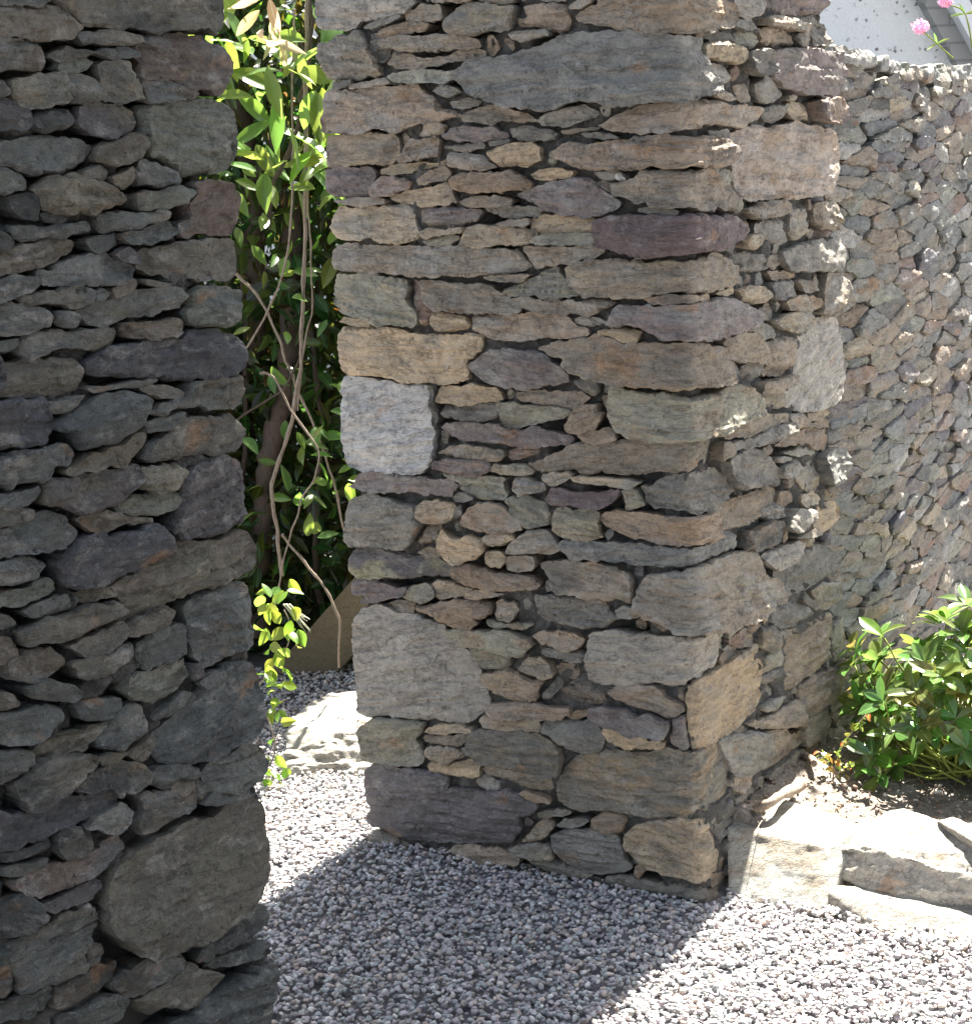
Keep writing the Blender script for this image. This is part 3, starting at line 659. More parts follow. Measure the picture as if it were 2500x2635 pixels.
g 385 1690 439 1707 492 1689 538 1667 474 1653 413 1653 391 1669
t 276 1685 349 1696 377 1678 368 1654 309 1655
o 553 1664 602 1663 585 1654 545 1655
o 560 1645 617 1650 667 1637 665 1611 598 1610 559 1626
p 676 1650 762 1658 841 1641 858 1614 821 1598 716 1604 674 1624
g 419 1635 489 1646 552 1645 542 1620 486 1606 425 1617
q 248 1592 357 1603 470 1597 590 1607 673 1598 820 1585 855 1564 861 1514 831 1465 794 1440 663 1441 538 1442 421 1449 323 1448 280 1460 255 1509 252 1553
g 145 1600 234 1598 240 1580 204 1573 164 1585
n 118 1521 187 1527 255 1506 240 1498 171 1501
t 292 1432 382 1442 498 1441 553 1419 496 1410 395 1410 320 1415
g 379 1396 456 1403 535 1391 549 1352 492 1344 391 1358 362 1376
g 561 1418 661 1418 685 1390 666 1356 573 1350 551 1384
t 696 1422 811 1422 854 1379 843 1352 745 1360 694 1390
g 490 1325 572 1334 699 1337 842 1332 849 1284 802 1261 652 1271 512 1288
o 288 1378 363 1382 346 1358 323 1348 287 1357
g 206 1340 300 1344 412 1328 434 1301 372 1297 261 1311
o 244 1271 369 1265 406 1245 382 1232 329 1232 271 1244
g 415 1266 526 1262 525 1236 484 1228 413 1235
t 567 1258 677 1250 693 1222 607 1228
b 425 1291 528 1281 576 1267 527 1265 447 1273
t 739 1261 828 1246 845 1217 825 1178 760 1157 707 1167 710 1214
t 499 1219 590 1223 692 1205 699 1185 621 1183 522 1198
g 441 1184 522 1191 621 1183 654 1159 601 1136 519 1152 456 1173
n 303 1185 402 1179 456 1167 454 1147 376 1148 332 1169
t 158 1172 230 1185 302 1173 345 1142 358 1115 373 1101 283 1113 197 1131
t 353 1141 406 1134 404 1103 373 1107
t 414 1133 478 1138 543 1137 566 1107 580 1066 513 1065 472 1055 401 1065 404 1103
g 196 1116 246 1115 259 1094 244 1090 195 1101
g 268 1106 342 1105 396 1101 394 1072 339 1064 280 1082
t 339 1055 432 1054 537 1049 544 1031 446 1032 430 1025 337 1036
l 601 1126 689 1155 796 1160 841 1131 836 1044 833 992 784 947 693 944 607 954 524 974 509 1003 561 1032 589 1078
g 321 1026 414 1024 493 1012 508 984 427 987 335 1004
t 623 945 747 942 764 922 692 917 631 933
t 631 920 746 918 781 898 763 891 656 909
b 498 959 590 954 614 933 587 917 521 928
t 129 982 237 989 388 983 491 970 489 953 385 951 308 952 198 961
g 197 952 308 945 425 951 505 944 503 915 407 922 306 926 211 937
b 437 903 545 911 656 905 762 887 779 849 741 839 670 855 636 875 543 888
g 359 911 422 909 437 893 389 892
n 501 875 602 870 671 858 670 844 566 856
g 404 883 500 869 500 859 419 870
g 434 858 516 856 557 838 547 823 481 822 433 838
g 599 823 678 826 694 798 701 762 664 755 579 779 546 809
G 696 833 778 839 843 824 839 760 773 755 710 760
t 446 796 536 784 552 767 492 753 428 773
o 560 759 647 759 681 734 663 724 576 735
O 650 664 662 707 734 716 817 699 834 660 767 638 675 637
g 700 745 800 739 838 724 827 701 735 720
g 333 773 428 773 476 753 459 740 371 748
g 459 740 517 744 609 718 591 704 531 700 472 700 441 717
d 255 744 371 745 426 736 424 713 367 693 289 698 238 716
g 504 679 616 678 641 659 571 664
l 326 677 446 670 554 659 561 640 501 623 418 625 363 645
d 442 610 501 623 586 627 701 618 838 558 856 528 742 530 607 535 478 539 446 554
t 632 521 695 520 816 497 832 449 756 443 701 450 666 484
d 562 518 615 519 666 481 683 458 630 479
d 379 531 461 530 579 510 622 488 620 467 516 470 433 479 394 507
b 472 444 601 444 755 432 753 396 712 334 638 319 532 318 464 324 448 340 469 396
g 448 468 541 453 557 442 472 448 447 454
d 330 510 425 488 446 437 389 436 327 471
n 356 435 430 435 461 406 443 390 386 393 346 404
g 345 391 426 388 441 363 384 366 344 378
n 335 367 400 358 439 335 422 326 350 342
p 548 302 638 312 748 294 853 286 851 242 772 224 678 219 579 228 546 267
n 325 329 422 320 463 311 396 303 332 313
n 471 311 514 313 557 307 539 294
t 245 310 379 291 504 287 555 268 544 243 560 209 458 242 337 270
g 578 221 705 211 741 170 720 139 627 140 574 147 567 189
t 352 258 441 240 474 219 456 203 373 210
t 291 192 372 200 499 204 567 189 566 164 495 148 369 155
g 344 153 452 148 539 154 502 131 433 119 368 135
b 162 213 252 196 250 169 196 168 167 185
g 195 155 273 164 337 159 319 138 255 136 194 141
g 754 248 850 234 845 137 796 133 741 177
g 762 379 859 397 854 305 758 306
l 748 130 815 123 853 96 849 9 791 32 735 67"""
LEFT = """t -375 1807 -299 1810 -285 1797 -306 1792 -345 1789 -377 1790
t -266 1811 21 1821 21 1792 7 1770 -2 1762 -15 1773 -61 1770 -101 1766 -152 1769 -193 1768 -231 1771 -247 1779 -262 1788
b -377 1787 -335 1788 -302 1789 -268 1791 -254 1779 -236 1769 -249 1762 -266 1754 -289 1750 -328 1753 -381 1755
t -246 1762 -213 1764 -177 1763 -145 1760 -138 1753 -166 1750 -195 1751 -238 1749
r -146 1750 -114 1761 -75 1765 -35 1760 5 1752 21 1737 18 1715 8 1697 -15 1688 -34 1697 -69 1695 -100 1703 -146 1707 -143 1729 -150 1740
b -382 1751 -346 1751 -312 1745 -300 1735 -306 1724 -322 1719 -354 1717 -386 1717
g -297 1735 -262 1744 -216 1742 -166 1748 -152 1740 -156 1733 -193 1732 -228 1736 -275 1730
n -276 1727 -245 1731 -217 1729 -242 1719 -266 1714 -283 1721
o -213 1726 -188 1731 -169 1724 -158 1712 -152 1698 -146 1684 -174 1681 -203 1685 -211 1702
o -356 1706 -334 1711 -280 1712 -281 1699 -269 1686 -293 1681 -334 1675 -351 1680 -358 1693
g -278 1711 -254 1716 -231 1710 -218 1699 -220 1687 -242 1682 -265 1682 -275 1696
b -146 1703 -125 1708 -95 1701 -56 1690 -62 1683 -103 1680 -139 1680 -142 1694
d -387 1711 -367 1706 -364 1693 -390 1687
n -150 1672 -124 1678 -84 1680 -30 1681 6 1674 16 1663 16 1631 19 1607 9 1596 -11 1591 -53 1590 -89 1588 -111 1605 -143 1619 -152 1631 -142 1649
p -254 1674 -223 1680 -187 1678 -158 1670 -160 1654 -173 1643 -204 1638 -239 1645 -257 1655
d -335 1667 -305 1675 -271 1674 -261 1662 -278 1649 -308 1648 -332 1655
p -390 1687 -363 1685 -342 1675 -335 1660 -352 1654 -395 1652
g -386 1636 -353 1641 -297 1645 -264 1637 -236 1627 -250 1614 -267 1605 -291 1597 -325 1601 -358 1606 -384 1617
t -231 1629 -204 1633 -166 1642 -154 1635 -161 1621 -177 1608 -207 1606 -240 1612
o -338 1585 -315 1594 -280 1599 -252 1592 -229 1586 -194 1568 -195 1563 -213 1557 -262 1551 -297 1554 -330 1563
t -264 1598 -232 1607 -220 1599 -229 1589 -252 1594
b -219 1592 -183 1603 -182 1587 -196 1577 -215 1583
g -176 1597 -157 1610 -127 1602 -94 1590 -98 1577 -130 1573 -165 1582
n -400 1611 -373 1608 -352 1600 -351 1587 -376 1584 -404 1582
d -372 1578 -339 1580 -334 1565 -341 1548 -364 1553 -378 1566
n -172 1570 -136 1568 -96 1575 -64 1566 -84 1558 -85 1553 -125 1550 -169 1549
r -71 1578 -41 1578 1 1572 11 1556 11 1528 -6 1508 -48 1511 -89 1512 -104 1526 -78 1537 -79 1550 -62 1562
d -335 1555 -319 1559 -295 1549 -305 1542 -327 1546
t -239 1545 -202 1548 -164 1547 -118 1546 -116 1536 -153 1530 -191 1529 -236 1527
g -376 1546 -344 1540 -298 1540 -263 1541 -259 1532 -288 1528 -334 1526 -374 1528 -383 1538
g -202 1521 -167 1526 -127 1530 -107 1521 -116 1513 -156 1508 -194 1508
t -408 1543 -388 1535 -379 1525 -393 1517 -411 1521
n -266 1519 -229 1523 -205 1523 -204 1511 -232 1502 -244 1502
b -413 1511 -368 1520 -323 1525 -289 1521 -281 1513 -303 1501 -327 1495 -372 1491 -415 1491
p -225 1500 -194 1506 -178 1496 -181 1484 -208 1490
t -174 1501 -130 1503 -63 1503 -21 1503 7 1494 11 1470 9 1457 -12 1449 -40 1450 -95 1455 -135 1463 -160 1471 -174 1479
l -344 1488 -316 1489 -304 1496 -268 1501 -232 1500 -209 1489 -187 1477 -193 1470 -211 1465 -243 1466 -284 1470 -307 1467 -336 1475
g -416 1485 -379 1488 -351 1483 -345 1473 -364 1466 -391 1462 -419 1462
b -225 1457 -204 1462 -186 1467 -179 1460 -195 1450 -221 1446
g -174 1463 -148 1458 -117 1452 -136 1450 -169 1457
t -376 1462 -342 1464 -314 1466 -284 1465 -261 1459 -230 1454 -245 1447 -275 1441 -298 1444 -332 1452 -365 1456
n -89 1438 -69 1445 -19 1438 6 1430 8 1414 0 1395 -24 1389 -60 1393 -96 1401 -100 1413 -88 1419
g -281 1433 -263 1440 -226 1441 -195 1452 -149 1448 -105 1445 -98 1433 -105 1419 -139 1419 -178 1420 -216 1422 -242 1413 -266 1421
g -419 1459 -383 1456 -340 1446 -327 1435 -335 1425 -370 1421 -392 1422 -423 1429
g -322 1439 -288 1436 -284 1426 -297 1417 -313 1421
b -210 1411 -180 1411 -133 1409 -107 1400 -118 1392 -135 1383 -169 1387 -207 1396
t -378 1410 -359 1418 -325 1416 -279 1408 -250 1412 -218 1408 -217 1397 -228 1386 -258 1384 -293 1391 -315 1400 -333 1389 -365 1388 -377 1400
g -414 1415 -381 1417 -384 1409 -399 1401 -415 1405
S -278 1374 -246 1381 -220 1388 -183 1384 -130 1381 -89 1389 -33 1384 -3 1370 7 1353 -1 1331 -31 1319 -82 1325 -149 1336 -200 1344 -256 1354 -277 1362
t -405 1387 -374 1386 -329 1383 -295 1377 -282 1363 -292 1341 -323 1340 -368 1344 -416 1353
p -425 1411 -407 1400 -407 1384 -417 1358 -432 1360
l -282 1341 -226 1340 -162 1335 -189 1331 -227 1333 -264 1333
t -194 1328 -163 1329 -126 1320 -114 1310 -125 1303 -160 1310
g -179 1300 -144 1306 -111 1306 -101 1322 -54 1319 -5 1314 2 1297 0 1279 -24 1275 -72 1285 -126 1295 -162 1290 -188 1294
S -434 1347 -391 1342 -351 1338 -344 1319 -341 1301 -357 1288 -386 1286 -419 1294 -440 1294
t -347 1332 -317 1331 -292 1336 -301 1324 -325 1319 -344 1321
G -334 1307 -314 1316 -277 1323 -251 1333 -210 1327 -180 1313 -184 1304 -198 1295 -205 1278 -234 1268 -266 1270 -296 1268 -312 1291 -334 1302
g -191 1283 -162 1286 -122 1287 -125 1278 -156 1270 -185 1269
o -272 1260 -235 1263 -201 1268 -187 1271 -194 1257 -219 1247 -237 1239 -262 1244 -299 1243 -323 1243 -336 1247 -316 1254
t -194 1239 -179 1255 -151 1263 -120 1277 -73 1273 -31 1268 -8 1257 2 1239 0 1223 -21 1217 -65 1217 -106 1228 -147 1230 -179 1232
g -431 1280 -398 1285 -353 1278 -330 1281 -315 1268 -326 1257 -349 1256 -364 1245 -391 1247 -418 1244 -435 1252
p -369 1244 -323 1239 -287 1239 -238 1237 -213 1231 -207 1217 -229 1202 -255 1194 -293 1191 -333 1196 -372 1217
o -201 1225 -169 1228 -134 1220 -114 1205 -124 1191 -151 1191 -183 1193 -209 1200
p -129 1192 -108 1207 -79 1216 -36 1216 -2 1198 -3 1167 -3 1131 -11 1114 -47 1112 -90 1113 -132 1118 -158 1134 -141 1156
t -447 1241 -415 1239 -381 1240 -375 1233 -390 1222 -417 1221 -449 1224
n -250 1193 -217 1194 -165 1189 -139 1179 -129 1169 -149 1161 -181 1162 -219 1172 -251 1183
t -449 1222 -417 1219 -391 1211 -396 1205 -419 1202 -452 1202
g -442 1196 -409 1197 -363 1202 -341 1190 -331 1173 -337 1162 -368 1160 -402 1164 -429 1162 -446 1166
t -325 1187 -293 1189 -257 1181 -220 1168 -187 1155 -234 1160 -272 1160 -307 1170
S -359 1136 -338 1153 -320 1164 -284 1158 -247 1151 -221 1155 -188 1152 -163 1133 -157 1112 -182 1106 -215 1098 -254 1096 -280 1091 -312 1094 -339 1104 -349 1119
b -158 1108 -132 1114 -105 1106 -62 1103 -24 1104 -7 1094 -7 1061 -29 1050 -68 1045 -97 1044 -140 1045 -173 1043 -209 1037 -243 1036 -252 1066 -294 1076 -329 1087 -305 1088 -268 1086 -229 1092 -193 1101
g -457 1160 -429 1160 -402 1157 -373 1140 -383 1128 -417 1129 -445 1136
n -462 1126 -419 1118 -388 1124 -365 1122 -362 1108 -382 1102 -414 1103 -442 1108 -464 1111
g -419 1095 -392 1097 -364 1099 -343 1096 -340 1080 -366 1078 -407 1083
t -425 1070 -401 1075 -355 1073 -307 1072 -270 1064 -254 1053 -267 1045 -298 1043 -335 1042 -366 1043 -398 1048 -420 1053
t -464 1105 -437 1093 -430 1082 -446 1079 -467 1087
t -348 1031 -323 1035 -286 1036 -260 1039 -256 1030 -263 1019 -281 1012 -307 1006 -326 1013
t -249 1030 -222 1035 -181 1040 -158 1026 -165 1012 -198 1009 -238 1012 -255 1020
g -136 1028 -98 1038 -54 1040 -19 1031 -4 1004 -8 964 -10 939 -35 935 -79 940 -115 935 -133 953 -136 978 -133 1007
g -231 1002 -199 1007 -158 1006 -139 1001 -143 986 -148 967 -182 965 -225 965 -235 986
b -468 1073 -436 1066 -429 1053 -435 1039 -462 1041
g -451 1038 -416 1046 -383 1037 -361 1023 -358 1009 -386 1008 -406 1003 -432 1011 -453 1024
g -353 1010 -327 1006 -290 1005 -256 1009 -244 1004 -253 989 -280 981 -310 980 -341 991
n -263 945 -251 965 -217 961 -177 961 -146 961 -151 942 -166 932 -186 922 -209 913 -229 929 -247 934
p -144 950 -128 947 -124 930 -139 926 -149 935
g -131 920 -101 929 -81 922 -73 913 -97 908 -118 908
G -229 859 -213 874 -171 885 -135 903 -97 916 -66 927 -31 919 -8 902 -8 868 -12 827 -29 815 -54 812 -93 806 -137 810 -191 827 -222 843
b -476 1013 -445 997 -433 982 -447 981 -479 987
g -422 1002 -387 1000 -354 982 -339 966 -350 958 -390 975 -419 990
d -345 953 -309 951 -264 938 -266 927 -287 920 -324 929 -340 938
g -480 979 -437 974 -403 969 -366 958 -366 944 -383 935 -419 932 -463 944 -484 955
t -295 918 -266 925 -247 927 -224 898 -228 885 -253 874 -280 872 -311 887 -315 900
g -211 900 -168 916 -143 909 -161 898 -190 891 -217 894
t -428 918 -397 924 -349 922 -300 918 -296 911 -319 901 -340 893 -376 897 -415 905
b -268 864 -241 869 -214 871 -221 857 -228 843 -249 844
t -322 877 -292 875 -272 868 -289 862 -314 864
g -486 937 -443 927 -423 916 -425 906 -446 902 -480 899
g -117 802 -79 801 -42 804 -13 784 -13 758 -30 746 -70 747 -84 750 -127 767 -134 786
t -459 888 -434 901 -400 901 -341 889 -320 878 -338 868 -364 862 -389 852 -418 849 -440 851 -456 872
t -365 851 -339 863 -306 862 -269 856 -237 834 -230 823 -246 819 -273 818 -294 818 -310 831 -346 844
g -234 813 -219 828 -192 822 -165 815 -133 792 -153 793 -180 802 -208 798
S -495 868 -441 848 -407 843 -371 841 -335 836 -303 823 -294 812 -313 805 -351 803 -380 806 -411 805 -446 808 -490 816
b -261 806 -227 798 -181 794 -156 790 -157 753 -186 751 -223 744 -247 745 -260 770 -251 782
d -148 787 -117 782 -122 761 -142 758 -151 761
l -352 796 -321 804 -287 806 -269 785 -284 770 -297 766 -323 781
d -401 795 -387 805 -363 802 -341 786 -340 766 -361 757 -380 762 -402 780
d -491 813 -446 805 -405 799 -406 786 -448 790 -481 801
g -493 797 -449 783 -414 779 -420 768 -455 772 -483 782
r -470 765 -439 770 -409 764 -381 757 -331 757 -290 763 -289 746 -309 734 -347 729 -384 731 -431 736 -458 749
t -338 676 -329 712 -305 723 -262 726 -224 732 -174 734 -117 721 -80 729 -41 728 -16 697 -14 652 -15 608 -35 571 -58 559 -119 562 -164 560 -219 574 -268 578 -293 600 -320 632 -343 662
g -127 763 -98 761 -54 750 -37 731 -71 732 -115 741 -143 752
p -433 724 -397 724 -360 725 -336 719 -337 709 -358 700 -392 706 -423 711
d -498 752 -471 754 -444 732 -430 707 -448 695 -482 702 -504 708
t -488 692 -465 695 -425 695 -388 695 -363 699 -348 682 -350 665 -364 647 -383 636 -374 611 -410 618 -450 623 -480 627 -482 651
b -370 640 -341 633 -330 616 -353 612 -371 614
d -423 610 -386 609 -345 600 -319 595 -331 584 -365 577 -403 575 -431 582
g -333 572 -301 576 -248 567 -201 557 -201 538 -230 529 -278 537 -310 541 -329 557
d -175 533 -135 554 -74 556 -18 546 -14 522 -62 516 -108 520 -153 523
d -162 518 -109 510 -48 498 -23 494 -44 481 -96 490
t -300 533 -266 529 -225 525 -195 537 -176 522 -154 508 -118 485 -143 474 -174 464 -207 476 -242 495 -269 497
g -428 567 -380 560 -334 559 -310 537 -320 521 -359 523 -408 531
G -260 458 -203 461 -159 462 -99 465 -52 466 -20 459 -18 416 -25 343
g -525 632 -469 620 -428 612 -440 592 -484 594 -528 605
d -506 690 -489 686 -486 653 -486 630 -513 636"""
root = thing('stone_pillar', (C0[0], C0[1], 0), 'tall pillar of rough tan and grey stones in the middle, its right corner catching sun', 'pillar')
B = Build(PP, root, 5); G = Grid(-.90, .86, -.05, 2.03)
for code, p in parse(PILLAR):
    G.mark(p); big = abs(area_c(p)[0]) > .006
    c = p.mean(0)
    e = (.0048 if c[0] < .06 else .0062)*Q
    pr = B.rnd.uniform(-.008, .014) + (.004 if big else 0)
    if c[0] > .05: pr = B.rnd.choice((-.010, -.004, .002, .010, .018, .030) if c[1] > .6 else (-.016, -.012, -.008, -.004, 0))
    elif p[:, 0].max() > 0 and c[1] > 1.1: pr += .012
    elif big and p[:, 0].max() <= 0: pr = max(pr, .002)
    elif p[:, 0].max() > 0 and c[1] < .5: pr -= .014
    B.add(p, code, e, proud=pr, thick=.16 if (c[0] < -.6 or c[0] > .64) else .08)
n0 = len(B.items)
for p in rubble_cells(-.86, .86, 1.9, 2.03, random.Random(2), .07, (.1, .3)):
    if G.free(p) > .97 and p[:, 0].min() > -.87 and p[:, 0].max() < .87: G.mark(p); B.add(p, B.rnd.choice(CODES), .012, thick=.1)
for p in rubble_cells(-.84, .82, -.03, 1.93, random.Random(3), .03, (.03, .1), 1.6):
    if G.free(p) > .86 and p[:, 0].min() > -.84 and p[:, 0].max() < .79+.045*p[:, 1].mean(): G.mark(p); B.add(p, B.rnd.choice(CODES), .006*Q, proud=B.rnd.uniform(-.016, -.002), thick=.05)
for p in G.chips(random.Random(4), 1.98):
    if -.835 < p[:, 0].min() and p[:, 0].max() < .785: B.add(p, B.rnd.choice(CODES), .005*Q, proud=B.rnd.uniform(-.016, -.004), thick=.04)
B.finish(lambda i: i[4][1] < 1.93, 'many smaller rubble stones and chips packed between the big ones')
mortar_sheet(PP, -.825, .78, -.03, 2.0, .0045*Q, root, 40, G=G)
ad = np.array([math.sin(A_AZ), math.cos(A_AZ)]); bd = np.array([math.sin(B_AZ), math.cos(B_AZ)]); c0 = np.array(C0)
nA = np.array([ad[1], -ad[0]]); nB = np.array([bd[1], -bd[0]])
i0 = c0-(nA+nB)*.05
prism('core', [i0-ad*(LENA-.07), i0, i0+bd*.70, i0-ad*(LENA-.07)+bd*.68], -.1, 2.0, M_CORE, root, (1, 2))
# ================================================================ left wall, in shade
root = thing('stone_wall', (EL[0], EL[1], 0), 'dark shaded rubble wall in the left foreground, ending at the gateway', 'wall')
B = Build(PL, root, 9, np.array([.53, .585, .625]))   # tone darkens and cools these stones, standing in for the wall's shade; G = Grid(-.95, .05, -.05, 2.3)
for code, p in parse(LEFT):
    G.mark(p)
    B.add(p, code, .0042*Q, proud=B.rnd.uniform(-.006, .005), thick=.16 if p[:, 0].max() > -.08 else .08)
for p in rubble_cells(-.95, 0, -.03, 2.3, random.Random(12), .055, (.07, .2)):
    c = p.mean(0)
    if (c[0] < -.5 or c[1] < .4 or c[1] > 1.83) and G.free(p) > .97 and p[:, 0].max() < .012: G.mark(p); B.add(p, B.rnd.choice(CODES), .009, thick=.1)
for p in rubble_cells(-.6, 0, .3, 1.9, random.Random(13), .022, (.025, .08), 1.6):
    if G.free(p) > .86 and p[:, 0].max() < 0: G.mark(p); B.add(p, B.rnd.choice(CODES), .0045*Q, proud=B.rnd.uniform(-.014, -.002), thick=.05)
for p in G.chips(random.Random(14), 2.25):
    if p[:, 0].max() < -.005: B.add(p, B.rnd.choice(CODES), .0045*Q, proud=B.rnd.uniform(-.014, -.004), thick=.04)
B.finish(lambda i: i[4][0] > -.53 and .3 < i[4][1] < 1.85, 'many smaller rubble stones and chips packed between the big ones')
mortar_sheet(PL, -.94, -.02, -.03, 2.3, .0042*Q, root, 60, G=G)
bd_L = np.array([math.sin(R(34)), math.cos(R(34))]); nB_L = np.array([bd_L[1], -bd_L[0]]); e0 = np.array(EL)-nB_L*.05
prism('core', [e0-bd_L*1.0, e0-bd_L*.04, e0-bd_L*.04-nB_L*.6, e0-bd_L*1.0-nB_L*.6], -.1, 2.3, M_CORE, root)
# ================================================================ lower wall running back on the right
root = thing('garden_wall', (EB[0], EB[1], 0), 'lower wall of small rubble running back on the right, behind the glossy bush', 'wall')
B = Build(PR, root, 21, np.array([.86, .90, .95]))
rz = random.Random(31)
def wtop(s): return 1.755-.05*max(0, min(1, (s-.08)/.5))
for p in rubble_cells(-.12, 2.2, -.1, 1.83, rz, .026, (.10, .27), 3.3, .25, .0045):
    c = p.mean(0); tp = wtop(c[0])+rz.uniform(-.02, .012)
    if c[1] > tp: continue
    far = c[0] > .7
    B.add(p, B.rnd.choice(CODES), (.0062 if not far else .014)*Q, proud=B.rnd.uniform(-.009, .010), thick=.08, lean=.5, rough=.75)
for k in range(36):     # coping of flat stones on top
    s = -.1+k*.062; z = wtop(s)-.012
    p = np.array([(s, z), (s+.055+rz.uniform(-.01, .02), z+rz.uniform(-.005, .005)), (s+.056, z+rz.uniform(.02, .04)), (s+.02, z+rz.uniform(.025, .045)), (s+.002, z+.018)])
    B.add(p, rz.choice('glnGl'), .008*Q, proud=rz.uniform(-.01, .012), thick=.22)
B.finish(lambda i: i[4][0] < .62 and i[4][1] > .3, 'many smaller rubble stones further along and low down the wall')
mortar_sheet(PR, -.13, 2.15, -.1, 1.715, .010, root, 80, -.02)
q = PR(np.array([[-.13, 0, -.05], [.3, 0, -.05], [.6, 0, -.05], [2.13, 0, -.05], [2.13, 0, -.4], [.6, 0, -.4], [-.13, 0, -.4]]))[:, :2]
prism('core', [tuple(v) for v in q], -.1, 1.70, M_CORE, root, (0, 1, 2, 3))
